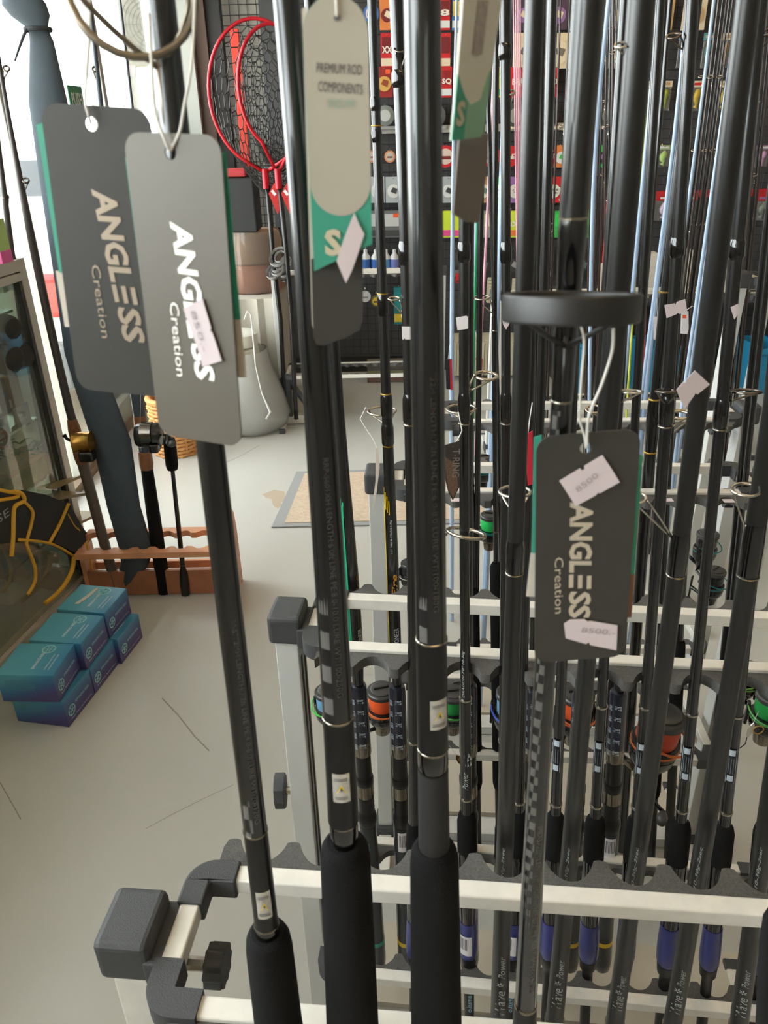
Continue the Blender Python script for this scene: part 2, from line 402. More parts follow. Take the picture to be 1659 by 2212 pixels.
# ================================================================== RODS
class Rod:
    """a rod standing in the leaning plane Y = Y0 + lean*(z-.94); pts are picked points on its centre line"""
    def __init__(s, label, pts, Y0, lean, group=None, ext=(None, None), ztop=2.3, name='fishing_rod', cat='fishing rod', zbot=.004):
        s.Y0, s.lean = Y0, lean
        pts = sorted(pts, key=lambda p: p[1]); ys = [p[1] for p in pts]; xs = [p[0] for p in pts]
        s.y0, s.y1 = ys[0], ys[-1]
        d = 2 if len(pts) > 2 else 1
        s.k = np.polyfit(np.array(ys) / 1000., xs, d)
        s.dk = np.polyder(s.k)
        s.ztop, s.zbot = ztop, zbot
        # image rows where the rod starts and ends
        lo, hi = -2400, 300
        for _ in range(40):
            m = (lo + hi) / 2
            if s.P(m).z > ztop or s.bad(m): lo = m
            else: hi = m
        s.ya = hi
        lo, hi = 900, 40000
        for _ in range(60):
            m = (lo + hi) / 2
            if s.P(m).z > zbot and not s.bad(m): lo = m
            else: hi = m
        s.yb = lo
        b = s.P(s.yb)
        s.root = thing(name, (b.x, b.y, 0), label, cat, group)
        s.parts = {}
    def xc(s, y):
        if y < s.y0: return float(np.polyval(s.k, s.y0 / 1000.) + np.polyval(s.dk, s.y0 / 1000.) * (y - s.y0) / 1000.)
        if y > s.y1: return float(np.polyval(s.k, s.y1 / 1000.) + np.polyval(s.dk, s.y1 / 1000.) * (y - s.y1) / 1000.)
        return float(np.polyval(s.k, y / 1000.))
    def bad(s, y):
        d = ray(s.xc(y), y); t = (s.Y0 + s.lean * (EYE - .94)) / (d.y - s.lean * d.z)
        return t < 0
    def P(s, y, dx=0.0):
        d = ray(s.xc(y) + dx, y); t = (s.Y0 + s.lean * (EYE - .94)) / (d.y - s.lean * d.z)
        return CAM + d * t
    def axis(s, y): return (s.P(y - 12) - s.P(y + 12)).normalized()       # pointing up
    def cs(s, y):
        a = s.axis(y); c = CAM - s.P(y); c = (c - a * c.dot(a)).normalized(); return c, a.cross(c)
    def seg(s, part, prof, mat, n=18, ext_top=False, ext_bot=False, smooth=35, cap=True, r_end=None):
        """prof: [(row, width in px)], lathed"""
        prof = [tuple(p) for p in prof]
        prof = sorted(prof); rows = []
        for (ya, wa), (yb, wb) in zip(prof, prof[1:]):
            k = max(1, int(abs(yb - ya) / 130))
            for i in range(k):
                t = i / k; rows.append((ya + (yb - ya) * t, wa + (wb - wa) * t))
        rows.append(prof[-1])
        C = [s.P(y) for y, w in rows]; R = [w / 2 * pxm(p) for (y, w), p in zip(rows, C)]; Y = [y for y, w in rows]
        if ext_top and s.ya < Y[0] - 5:
            e = [s.P(s.ya + (Y[0] - s.ya) * i / 4.) for i in range(4)]
            r0 = R[0]; C = e + C; R = [r0 * (.62 + .38 * i / 4.) for i in range(4)] + R; Y = [s.ya + (Y[0] - s.ya) * i / 4. for i in range(4)] + Y
        if ext_bot and s.yb > Y[-1] + 5:
            pb = s.P(s.yb); pl = C[-1]; r0 = r_end or R[-1]
            if r_end: C.append(pl.copy()); R.append(r_end); Y.append(Y[-1])
            for i in range(1, 4): C.append(pl.lerp(pb, i / 3.)); R.append(r0); Y.append(Y[-1])
        # consistent frame
        c0, g0 = s.cs(Y[len(Y) // 2])
        mb = MB(); mb.rings(C[::-1], R[::-1], lambda i: (c0, g0), n)
        o = mb.build(part, mat, s.root, smooth=smooth); return o
    def ring(s, y, w, mat, h=6, part='trim_ring', parent=None):
        return s.seg(part, [(y - h / 2., w), (y - h / 4., w * 1.04), (y + h / 4., w * 1.04), (y + h / 2., w)], mat, n=18)
    def patch(s, ya, yb, a0, a1, w, mat, part, lift=1.03, n=8, parent=None):
        """curved label wrapped on the rod between angles a0..a1 (deg, 0 facing the lens, + to the right)"""
        mb = MB(); vs = []; m = 4
        for j in range(m + 1):
            y = ya + (yb - ya) * j / m; p = s.P(y); c, g = s.cs(y); r = w / 2 * pxm(p) * lift
            for i in range(n + 1):
                a = math.radians(a0 + (a1 - a0) * i / n); vs.append(p + c * (r * math.cos(a)) + g * (r * math.sin(a)))
        fs = [(j * (n + 1) + i, (j + 1) * (n + 1) + i, (j + 1) * (n + 1) + i + 1, j * (n + 1) + i + 1) for j in range(m) for i in range(n)]
        mb.add(vs, fs); return mb.build(part, mat, parent or s.root, smooth=1)
    def text(s, txt, ya, yb, w, ang, hpx, mat, up=False, bold=0.0, shear=0.0, lift=1.035, part='lettering', space=1.0, parent=None):
        """lettering along the rod from row ya (start of reading) to yb"""
        vs, fs = text_geo(txt, bold, shear, space); out = []
        cy = {}
        for x, y in vs:
            row = ya + (yb - ya) * x; k = round(row, 1)
            if k not in cy: cy[k] = (s.P(row), *s.cs(row))
            p, c, g = cy[k]; r = w / 2 * pxm(p) * lift
            off = (y - .5) * hpx * pxm(p) / r
            a = math.radians(ang) + (off if yb > ya else -off)
            out.append(p + c * (r * math.cos(a)) + g * (r * math.sin(a)))
        mb = MB(); mb.add(out, fs); return mb.build(part, mat, parent or s.root)
    def guide(s, gx, gy, gw, foot, e=.3, tilt=0.0, side=0, mat=STEEL, rpx=2.6, tall=1.0, dY=None, legs=2, sq=1.0):
        """line guide: ring centred at (gx,gy) px, gw px wide, legs to the rod at row `foot`"""
        p0 = s.P(gy); R = gw / 2 * pxm(p0)
        yy = p0.y + (dY if dY is not None else (-R if side == 0 else 0))
        c = aY(gx, gy, yy); R = gw / 2 * pxm(c)
        t = (CAM - c).normalized(); a = s.axis(gy); m = (a - t * a.dot(t)).normalized()
        if tilt: m = Matrix.Rotation(math.radians(tilt), 3, t) @ m
        nrm = (t * e + m * math.sqrt(max(0, 1 - e * e))).normalized()
        ex = (t.cross(m)).normalized(); ey = nrm.cross(ex).normalized()
        k = pxm(c); rr = rpx * k
        mb = MB(); mb.torus(c, ex, ey, R - rr, rr, rr * tall, n=26 if sq == 1 else 48, k=8 if sq == 1 else 16, sq=sq)
        g = mb.build('guide', mat, s.root, smooth=1)
        f = s.P(foot); cc, gg = s.cs(foot)
        w = .006
        fd = (c - f); fd = (fd - s.axis(foot) * fd.dot(s.axis(foot)))
        fd = fd.normalized() if fd.length > 1e-6 else cc
        rb = s.rad(foot); fp = f + fd * rb * .9
        mb2 = MB()
        dirs = (-1, 1) if legs == 2 else (0,)
        for q in dirs:
            st = c + ex * (q * (R - rr) * .92) if q else c - fd * (R - rr)
            mid = (st + fp) / 2 + (fd * (-.08 * R)) + ex * (q * R * .18)
            pts = [st.lerp(mid, i / 4.).lerp(mid.lerp(fp, i / 4.), i / 4.) for i in range(5)]
            mb2.tube(pts, rr * .75, n=6)
        mb2.build('guide_legs', mat, g, smooth=1)
        if foot > gy:
            mb3 = MB(); up = s.axis(foot); mb3.tube([fp + up * .004, fp - up * (.012 + R * .5)], [rr * .9, rr * .4], n=6); mb3.build('guide_foot', mat, g, smooth=1)
        return g
    def rad(s, y):
        ws = getattr(s, 'wprof', None)
        if not ws: return .004
        ws = sorted(ws)
        w = np.interp(y, [q[0] for q in ws], [q[1] for q in ws]); return w / 2 * pxm(s.P(y))
    def sticker(s, pts, notch=True, dY=-.004, mat=PINKW, scrawl=None):
        """price label, a bent bit of paper: outline picked in px just in front of the rod"""
        yc = sum(p[1] for p in pts) / len(pts); Y = s.P(yc).y - s.rad(yc) + dY
        P = [aY(x, y, Y) for x, y in pts]; O = P[0]
        ex = (P[1] - P[0]).normalized(); nz = V((0, -1, 0)); ey = nz.cross(ex).normalized()
        ey = V((ey.x, 0, ey.z)); q = [((p - O).dot(ex), (p - O).dot(ey)) for p in P]
        n = len(q); ar = sum(q[i][0] * q[(i + 1) % n][1] - q[(i + 1) % n][0] * q[i][1] for i in range(n))
        if ar < 0: q.reverse()
        mb = MB(); mb.prism(q, O, ex, ey, ex.cross(ey), .0004)
        return mb.build('price_label', mat, s.root)

def weave_mat(name, ca, cb, sx, sz, mixn=.5):
    m = bpy.data.materials.new(name); m.use_nodes = True; nt = m.node_tree; b = nt.nodes['Principled BSDF']
    tc = nt.nodes.new('ShaderNodeTexCoord'); mp = nt.nodes.new('ShaderNodeMapping'); mp.inputs['Scale'].default_value = (sx, .01, sz)
    ck = nt.nodes.new('ShaderNodeTexChecker'); ck.inputs['Scale'].default_value = 1.0
    ck.inputs['Color1'].default_value = (*lin(ca), 1); ck.inputs['Color2'].default_value = (*lin(cb), 1)
    nt.links.new(tc.outputs['Object'], mp.inputs[0]); nt.links.new(mp.outputs[0], ck.inputs[0]); nt.links.new(ck.outputs[0], b.inputs['Base Color'])
    b.inputs['Roughness'].default_value = .3; b.inputs['Coat Weight'].default_value = .4
    return m
WEAVE = weave_mat('carbon_weave', (96, 94, 92), (24, 24, 26), 170, 100)
WEAVES = weave_mat('spotted_weave', (88, 86, 82), (26, 26, 26), 330, 170)
FOIL = M('foil_sticker', (216, 212, 206), .25, metal=.6, noise=.15, nscale=120)
YEL = M('hazard_yellow', (222, 190, 30), .5)
HOOD = M('gloss_hood', (12, 12, 14), .12, coat=.8)
PLAIN = M('foregrip_tube', (34, 33, 33), .6)

# ---- nearest four: heavy jigging rods in the front notches of the nearest rack
def jig(label, pts, Y0, lean, grip, hood, ring2, stick, ring1, blank, txt, tcol, weave=True, neck=None):
    r = Rod(label, pts, Y0, lean, 'black carbon rods with model lettering in the nearest rack')
    gy, gw = grip
    r.wprof = [(ring1, blank[-1][1])] + blank
    r.seg('foregrip', [(gy, gw * .70), (gy + 4, gw * .84), (gy + 14, gw * .95), (gy + 34, gw), (gy + 200, gw * 1.02), (2230, gw * 1.04)], FOAM, n=32, ext_bot=True)
    hy0, hy1, hw = hood
    lw = blank[-1][1]
    r.seg('winding_hood', [(hy0, hw * .98), (hy0 + 12, hw), (hy0 + (hy1 - hy0) * .55, hw), (hy1 - 4, hw * .78), (hy1, hw * .70)], HOOD, n=28)
    if neck: r.seg('grip_neck', [(neck[0], neck[2]), (neck[1], neck[2] * 1.02)], PLAIN, n=28)
    else: r.seg('grip_neck', [(hy1 - 6, hw * .72), (gy + 8, hw * .74)], PLAIN, n=28)
    r.ring(ring2, hw * 1.01, SILV, 5)
    r.seg('blank', sorted(blank + [(ring1, lw), (hy0 + 2, lw * .97)]), BLANK, n=32, ext_top=True)
    r.seg('matt_wrap', [(ring1 + 2, lw * 1.01), (ring2 - 2, lw * 1.01)], SATIN, n=32)
    r.ring(ring1, lw * 1.03, SILV, 5)
    sy, s0, s1, hh = stick
    lb = r.patch(sy - hh / 2, sy + hh / 2, s0, s1, lw * 1.02, FOIL, 'foil_label', 1.03)
    # yellow hazard triangle with its bolt
    mb = MB(); am = (s0 + s1) / 2
    def on(row, ang, l): p = r.P(row); c, g = r.cs(row); q = lw / 2 * pxm(p) * l; t = math.radians(ang); return p + c * (q * math.cos(t)) + g * (q * math.sin(t))
    mb.add([on(sy - hh * .12, am, 1.07), on(sy + hh * .17, am - 17, 1.07), on(sy + hh * .17, am + 17, 1.07)], [(0, 1, 2)])
    mb.build('hazard_triangle', YEL, lb)
    mb = MB(); mb.add([on(sy - hh * .05, am + 2, 1.08), on(sy + .05 * hh, am - 4, 1.08), on(sy + .05 * hh, am + 1, 1.08), on(sy + hh * .14, am - 2, 1.08), on(sy + .03 * hh, am + 5, 1.08), on(sy + .03 * hh, am, 1.08)], [(0, 1, 2), (3, 4, 5)])
    mb.build('bolt_print', M('black_print', (20, 20, 20), .6), lb)
    for k in range(4):
        yy = sy + hh * (-.34 + .06 * k if k < 2 else .18 + .06 * k)
        r.patch(yy, yy + 2, s0 + 8, s1 - 10, lw * 1.02, INK, 'label_print', 1.045, n=5, parent=lb)
    if weave: r.patch(weave[0], weave[1], weave[2], weave[3], lw, weave[4], 'weave_pattern', 1.012, n=10)
    t, ya, yb, ang, h = txt
    r.text(t, ya, yb, np.interp((ya + yb) / 2, [b[0] for b in sorted(blank)], [b[1] for b in sorted(blank)]), ang, h, tcol)
    return r
rodA = jig('slimmest of the three foam gripped jigging rods, beside the nearest post cap', [(587, 2130), (572, 1900), (541, 1700), (500, 1380), (462, 1030), (375, 250), (357, 100)], .30, .02,
           (2012, 100), (1990, 2052, 54), 1994, (1934, -36, 34, 56), 1793, [(100, 64), (500, 62), (1000, 60), (1300, 56), (1793, 51)],
           ('RRP-S772MH LENGTH:7\'7ft LINE PE:4.0-6.0 LURE WT:70-120G', 1312, 1760, 14, 11), M('rod_lettering', (92, 92, 92), .5), (1000, 1790, -52, -10, WEAVE))
rodB = jig('black jigging rod with a fat foam grip, long pale green-footed tag beside it', [(756, 2130), (748, 1850), (733, 1550), (712, 1250), (695, 1000), (655, 430), (628, 100)], .30, .03,
           (1818, 108), (1768, 1832, 62), 1771, (1678, -34, 30, 60), 1546, [(100, 58), (500, 62), (1000, 68), (1300, 67), (1546, 66)],
           ('RRP-S601XH LENGTH:6\'0ft LINE PE:8.0-10.0 LURE WT:100-250G', 978, 1486, 12, 13), M('rod_lettering2', (78, 78, 80), .5), (1000, 1540, -58, -16, WEAVE))
rodC = jig('black jigging rod with a smooth grip neck above its fat foam grip', [(941, 2130), (938, 1850), (936, 1620), (931, 1250), (926, 1000), (920, 600), (914, 100)], .30, .035,
           (1826, 105), (1616, 1676, 66), 1614, (1524, -8, 62, 62), 1378, [(0, 80), (500, 76), (1000, 70), (1378, 66)],
           ('RRP-S722H LENGTH:7\'2ft LINE PE:6.0-8.0 LURE WT:100-180G', 742, 1304, 18, 12), M('rod_lettering3', (70, 66, 62), .5), (760, 1372, -50, -16, WEAVE), neck=(1660, 1850, 66))
# fourth: slim one with the big stripper guide and tag
rodD = Rod('slim spotted spinning rod with a huge black stripper guide', [(1133, 2212), (1151, 1900), (1171, 1550), (1212, 860), (1240, 500), (1250, 300), (1272, 0)], .315, -.03, 'black carbon rods with model lettering in the nearest rack')
rodD.wprof = [(0, 72), (460, 60), (560, 50), (900, 46), (2200, 46)]
rodD.seg('blank', [(0, 72), (300, 66), (470, 62)], BLANK, n=28, ext_top=True)
rodD.seg('thread_wrap', [(465, 60), (500, 64), (560, 58), (640, 52), (760, 50), (862, 47)], HOOD, n=28)
rodD.ring(470, 63, SILV, 6); rodD.ring(864, 47, SILV, 5)
rodD.seg('lower_blank', [(862, 45), (1500, 46), (2166, 47)], BLANK, n=28)
rodD.patch(880, 2150, -48, -2, 46, WEAVES, 'weave_pattern', 1.012, n=10)
rodD.ring(2167, 49, SILV, 6)
rodD.seg('grip_tube', [(2169, 49), (2230, 52)], PLAIN, n=28, ext_bot=True)
rodD.text('RRD-S722M LENGTH:7\'2ft LINE PE:2.0-4.0 LURE WT:20-70G', 1762, 2120, 46, 26, 12, M('rod_lettering4', (88, 86, 82), .5))
g = rodD.guide(1233, 664, 296, 742, e=.06, rpx=9, tall=3.3, mat=M('guide_ceramic', (34, 33, 32), .42), dY=-.030, sq=.3)
rodD.seg('guide_foot_wrap', [(575, 10), (590, 20), (628, 36), (640, 36)], M('bronze_foot', (150, 118, 84), .4, metal=.5), n=12)
rodA.guide(285, -22, 284, 150, e=.92, rpx=9, mat=M('dull_guide', (132, 122, 108), .35, metal=.8), dY=-.012)
MB_ = MB
# second grips peeping in at the right bottom corner
rodE0 = Rod('foam butt of a rod cut off at the bottom right corner', [(1665, 2212), (1672, 1990)], .31, 0, ztop=1.0)
rodE0.seg('foregrip', [(1970, 30), (1985, 44), (2040, 56), (2230, 60)], FOAM, n=24, ext_bot=True)

# ---- rear notches of the nearest rack: matt black "wave" script rods
SCR = M('script_print', (176, 182, 184), .4)
def script_rod(label, pts, w, ys, ring, lean=.0, Y0=.49, glint=False):
    r = Rod(label, pts, Y0, lean, 'matt rods with silver script in the nearest rack')
    r.wprof = w; yt = min(p[1] for p in pts)
    r.seg('blank', w, MATTE, n=20, ext_top=True)
    r.seg('lower_blank', [(w[-1][0], w[-1][1]), (ring, w[-1][1] * 1.0)], MATTE, n=20)
    r.ring(ring, w[-1][1] * 1.08, SILV, 4)
    r.seg('butt_grip', [(ring + 3, w[-1][1] * 1.08), (2300, w[-1][1] * 1.1)], SATIN, n=20, ext_bot=True)
    r.text('7\'0" 10-30g-2sec', 1940, 1816, w[-1][1], -8, 8, SCR, shear=.3)
    a, b = ys
    r.text('Wave', a, a - (a - b) * .42, w[-1][1], 4, 22, SCR, shear=.35)
    r.text('Power', a - (a - b) * .62, b, w[-1][1], 8, 15, SCR, shear=.35)
    # the wave emblem between the words
    mb = MB(); ym = a - (a - b) * .52; p = r.P(ym); c, g = r.cs(ym); rr = w[-1][1] / 2 * pxm(p) * 1.04; ax = r.axis(ym); k = pxm(p)
    ctr = p + c * rr
    for q in range(6):
        t0 = math.radians(60 * q + 20); d = (g * math.cos(t0) + ax * math.sin(t0)); n_ = (ax * math.cos(t0) - g * math.sin(t0))
        mb.add([ctr + d * (1.5 * k), ctr + d * (5 * k) - n_ * (1.6 * k), ctr + d * (9 * k) - c * (1.2 * k), ctr + d * (5 * k) + n_ * (1.6 * k)], [(0, 1, 2, 3)])
    mb.build('wave_emblem', SCR, r.root)
    return r
wF = script_rod('matt rod with script, between the silver dragon rod and spotted rod', [(1084, 2130), (1090, 1800), (1098, 1500), (1111, 1150), (1125, 900), (1141, 600), (1152, 0)], [(0, 42), (600, 40), (1150, 36), (1800, 37), (1990, 38)], (2175, 2048), 2206, lean=-.04)
wE = script_rod('matt rod with script, standing just right of the spotted rod', [(1206, 2130), (1222, 1900), (1246, 1700), (1268, 1450), (1306, 950), (1348, 500), (1385, 0)], [(0, 60), (500, 54), (900, 46), (1400, 38), (1990, 38)], (2160, 2055), 2200, lean=-.06)
wG = script_rod('matt rod with script and a big folded price label high up', [(1338, 2117), (1371, 1880), (1413, 1684), (1450, 1280), (1497, 900), (1534, 736), (1551, 535), (1579, 279), (1618, 0)], [(0, 52), (300, 50), (600, 46), (900, 40), (1300, 37), (1990, 37)], (2165, 2090), 2208, lean=-.04)
wH = script_rod('matt rod with script, second from the right edge at rack height', [(1467, 2130), (1511, 1880), (1553, 1610), (1593, 1390), (1640, 1100), (1668, 900)], [(900, 46), (1390, 40), (1990, 38)], (2172, 2078), 2215, lean=-.02)
wI = script_rod('matt rod with script, nearest the right edge at rack height', [(1607, 2130), (1640, 1890), (1668, 1700)], [(1600, 42), (1990, 38)], (2180, 2078), 2215, lean=-.02)
wE.guide(1344, 97, 36, 118, e=.3, side=-1); wE.guide(1362, 846, 56, 872, e=.12, side=1)
wF.guide(1112, 1062, 74, 1120, e=.36, dY=.018, rpx=3.4)
wH.guide(1612, 1058, 66, 1142, e=.45, side=-1, rpx=3.6); wG.guide(1376, 1075, 44, 1163, e=.6, side=-1, rpx=3.2)
wF.seg('thread_wrap', [(1165, 36), (1180, 40), (1225, 40), (1234, 37)], HOOD, n=20); wF.ring(1236, 39, SILV, 3)
wG.seg('thread_wrap', [(1150, 39), (1175, 43), (1228, 42), (1238, 40)], HOOD, n=20); wG.ring(1240, 41, SILV, 3)
wH.seg('thread_wrap', [(1128, 44), (1165, 47), (1238, 46)], HOOD, n=20); wH.ring(1243, 46, SILV, 3)
wG.sticker([(1501, 800), (1533, 830), (1506, 852), (1502, 849), (1498, 856), (1478, 884), (1461, 842), (1476, 824), (1480, 827), (1482, 820)])

# ================================================================== HANG TAGS
class Tag:
    def __init__(s, label, top, bot, left, right, group='swing tags on the nearest rods', loc_part=None):
        t, b, l, r = [aY(*p) for p in (top, bot, left, right)]
        s.up = (t - b).normalized(); s.h = (t - b).length; s.c = (t + b) / 2
        d = r - l; d = d - s.up * d.dot(s.up); s.w = d.length; s.ex = d.normalized(); s.n = s.ex.cross(s.up)
        s.root = thing('hang_tag', t, label, 'tag', group)
    def L(s, px, py, lift=.0):
        d = ray(px, py); O = s.c + s.n * lift; k = (O - CAM).dot(s.n) / d.dot(s.n); return CAM + d * k
    def uv(s, px, py, lift=0.0):
        p = s.L(px, py, lift) - s.c; return (p.dot(s.ex), p.dot(s.up))
    def poly(s, part, pts, lift, mat, t=.0004, parent=None, holes=()):
        """outline given in px, on the tag's plane"""
        q = [s.uv(x, y, lift) for x, y in pts]; return s.poly2(part, q, lift, mat, t, parent, holes)
    def poly2(s, part, q, lift, mat, t=.0004, parent=None, holes=()):
        n = len(q); ar = sum(q[i][0] * q[(i + 1) % n][1] - q[(i + 1) % n][0] * q[i][1] for i in range(n))
        q = list(q) if ar > 0 else list(q)[::-1]
        hs = []
        for h in holes:
            m = len(h); a = sum(h[i][0] * h[(i + 1) % m][1] - h[(i + 1) % m][0] * h[i][1] for i in range(m))
            hs.append(list(h)[::-1] if a > 0 else list(h))
        mb = MB(); mb.prism(q, s.c + s.n * (lift - t), s.ex, s.up, s.n, t, hs); return mb.build(part, mat, parent or s.root)
    def rrect(s, x0, x1, y0, y1, r, n=6):
        pts = []
        for cx, cy, a in ((x1 - r, y1 - r, 0), (x0 + r, y1 - r, 90), (x0 + r, y0 + r, 180), (x1 - r, y0 + r, 270)):
            for i in range(n + 1):
                t = math.radians(a + 90 * i / n); pts.append((cx + r * math.cos(t), cy + r * math.sin(t)))
        return pts
    def text(s, part, txt, a, b, hpx, mat, lift=.0003, bold=0., shear=0., parent=None):
        """reading from px a (baseline start) to px b"""
        A = s.L(*a, lift); B = s.L(*b, lift); al = (B - A).normalized(); up = s.n.cross(al)
        mb = MB(); flat_text(mb, txt, A, al, up, (B - A).length, hpx * pxm(A), bold, shear); return mb.build(part, mat, parent or s.root)
    def angless(s, a, b, hpx, mat, parent):
        A = s.L(*a, .0003); B = s.L(*b, .0003); al = (B - A).normalized(); up = s.n.cross(al); Lg = (B - A).length; hh = hpx * pxm((A + B) / 2)
        mb = MB(); flat_text(mb, 'ANGL', A, al, up, Lg * .585, hh, .035, .12)
        for k in range(3):
            o = A + al * (Lg * (.60 + .012 * k)) + up * (hh * .40 * k); w = al * (Lg * .115); h = up * (hh * .2)
            mb.add([o, o + w, o + w + h, o + h], [(0, 1, 2, 3)])
        flat_text(mb, 'SS', A + al * (Lg * .75), al, up, Lg * .25, hh, .035, .12)
        mb.build('lettering', mat, parent)
def circ(c, r, n=14): return [(c[0] + r * math.cos(2 * math.pi * i / n), c[1] + r * math.sin(2 * math.pi * i / n)) for i in range(n)]
CORD = M('nylon_string', (214, 210, 204), .5)
def string(T, pts, r=.0005):
    P = [aY(*p) for p in pts]; Q = []
    for i in range(len(P) - 1):
        p0, p1, p2, p3 = P[max(i - 1, 0)], P[i], P[i + 1], P[min(i + 2, len(P) - 1)]
        for k in range(5):
            t = k / 5.; Q.append(.5 * ((2 * p1) + (p2 - p0) * t + (2 * p0 - 5 * p1 + 4 * p2 - p3) * t * t + (3 * p1 - p0 - 3 * p2 + p3) * t ** 3))
    Q.append(P[-1]); MB().tube(Q, r, 6).build('string', CORD, T.root, smooth=1)
def angless_tag(label, top, bot, left, right, hole, word, cre, hpx, chp, foil, back, card=DCARD):
    T = Tag(label, top, bot, left, right)
    hx = T.uv(*hole)
    f = T.poly2('front_card', T.rrect(-T.w / 2, T.w / 2, -T.h / 2, T.h / 2, T.w * .16), .0, card, .0008, holes=[circ(hx, T.w * .06)])
    T.angless(*word, hpx, foil, f)
    T.text('lettering', 'Creation', *cre, chp, foil, parent=f)
    for k, (part, pts, mat, lift) in enumerate(back): T.poly(part, pts, lift, mat, .0005)
    return T, f
FOILB = M('foil_lettering', (226, 214, 196), .32, metal=.55)
TC1 = M('teal_card_edge', (60, 158, 134), .5)
DC2 = M('charcoal_card_lit', (92, 86, 77), .42, metal=.1, noise=.03)  # lighter copy of the charcoal card, window reflection put into its colour
T1, f1 = angless_tag('large charcoal swing tag by the bright door, behind the paler tag', (203, 228, .33), (268, 850, .33), (128, 540, .334), (345, 540, .328), (197, 268),
    ((196, 408), (268, 742)), ((196, 572), (220, 730)), 52, 20, M('dull_foil', (168, 152, 134), .4, metal=.4),
    [('teal_card', [(78, 270), (100, 262), (150, 590), (128, 590)], TC1, -.004), ('teal_card', [(290, 300), (300, 300), (326, 640), (316, 640)], TC1, -.004),
     ('white_card', [(120, 585), (150, 590), (165, 706), (140, 706)], WARM, -.004), ('white_card', [(312, 640), (326, 640), (338, 790), (330, 790)], WARM, -.004)])
string(T1, [(197, 268, .329), (190, 245, .327), (184, 215, .33), (188, 150, .34), (194, 60, .35), (196, -60, .36)])
T2, f2 = angless_tag('pale shining swing tag with bright white lettering, a torn price label on it', (368, 288, .285), (432, 952, .285), (305, 620, .293), (496, 620, .280), (368, 330),
    ((366, 478), (424, 822)), ((366, 652), (382, 812)), 50, 22, M('lit_foil', (255, 250, 244), .35, emit=.0),  # foil letters painted near white for their gleam
    [('teal_card', [(271, 340), (300, 335), (333, 660), (311, 660)], TC1, -.004), ('white_card', [(316, 655), (333, 655), (347, 790), (332, 790)], WARM, -.004),
     ('teal_card', [(460, 322), (487, 330), (519, 690), (490, 690)], TC1, -.004), ('white_card', [(490, 688), (519, 690), (531, 815), (505, 815)], WARM, -.004)], card=DC2)
T2.poly('price_label', [(396, 667), (437, 645), (456, 709), (453, 714), (459, 719), (479, 780), (437, 792), (431, 765)], .0012, PINKW, .0003)
T2.text('pencil_price', '850.-', (410, 672), (438, 760), 12, PEN, .0015)
string(T2, [(368, 328, .284), (355, 300, .283), (335, 240, .285), (328, 150, .29), (322, 30, .30)])
string(T2, [(368, 326, .284), (388, 285, .284), (398, 230, .285), (415, 130, .29), (422, -20, .30)])
T3, f3 = angless_tag('charcoal swing tag with two price labels stuck over the lettering', (1272, 935, .292), (1252, 1425, .292), (1156, 1180, .292), (1366, 1180, .292), (1266, 968),
    ((1231, 1085), (1228, 1338)), ((1198, 1205), (1199, 1326)), 49, 19, FOILB,
    [('teal_card', [(1154, 945), (1170, 940), (1164, 1195), (1149, 1195)], TC1, -.003), ('white_card', [(1147, 1195), (1164, 1195), (1164, 1290), (1137, 1288)], WARM, -.003),
     ('teal_card', [(1370, 975), (1389, 985), (1371, 1240), (1352, 1240)], TC1, -.004), ('brown_card', [(1352, 1238), (1372, 1240), (1364, 1334), (1345, 1334)], M('brown_card', (132, 92, 70), .6), -.004)])
q = lambda pts, k=4.02, ox=1150, oy=900: [(ox + x / k, oy + y / k) for x, y in pts]
T3.poly('price_label', q([(235, 560), (415, 450), (432, 470), (455, 455), (450, 430), (610, 335), (685, 450), (760, 570), (590, 665), (570, 662), (550, 685), (375, 780), (300, 660)]), .0012, PINKW, .0003)
T3.text('pencil_price', '8500', q([(400, 660)])[0], q([(580, 520)])[0], 14, PEN, .0015)
T3.poly('price_label', q([(275, 1800), (330, 1765), (455, 1760), (480, 1780), (505, 1775), (740, 1815), (736, 1920), (730, 2030), (505, 1985), (490, 1960), (465, 1975), (290, 1925)]), .0012, PINKW, .0003)
T3.text('pencil_price', '8500.-', q([(420, 1875)])[0], q([(715, 1900)])[0], 14, PEN, .0015)
string(T3, [(1266, 968, .290), (1262, 940, .289), (1252, 900, .286), (1256, 820, .283), (1262, 740, .281), (1255, 705, .28)])
string(T3, [(1268, 966, .290), (1272, 900, .286), (1300, 830, .282), (1322, 760, .281), (1325, 710, .28)], .0006)
# the rod maker's tag beside the second rod
T4 = Tag('long pale tag reading PREMIUM ROD COMPONENTS with green foot and charcoal backing', (722, -12, .285), (741, 566, .285), (667, 280, .285), (803, 280, .285))
w, h = T4.w, T4.h
pill = [(w / 2 * math.cos(math.radians(a)), h / 2 - w / 2 + w / 2 * math.sin(math.radians(a))) for a in range(0, 181, 12)]
f4 = T4.poly2('front_card', pill + [(-w / 2, -h / 2 - .003), (w / 2, -h / 2 + .006)], 0, TEAL, .0008)
b0 = T4.uv(741, 466)[1]
pan = [(w * .495 * math.cos(math.radians(a)), h / 2 - w / 2 + w * .495 * math.sin(math.radians(a))) for a in range(0, 181, 12)] + \
      [(w * .495 * math.cos(math.radians(a)), b0 + w * .495 + w * .495 * math.sin(math.radians(a))) for a in range(180, 361, 12)]
T4.poly2('pale_panel', pan, .0003, M('pale_tag_panel', (172, 166, 152), .5), .0003, f4)
DT = M('tag_print', (70, 66, 74), .6)
T4.text('lettering', 'PREMIUM ROD', (684, 157), (782, 162), 19, DT, .0006, bold=.0, parent=f4)
T4.text('lettering', 'COMPONENTS', (687, 197), (783, 204), 19, DT, .0006, bold=.0, parent=f4)
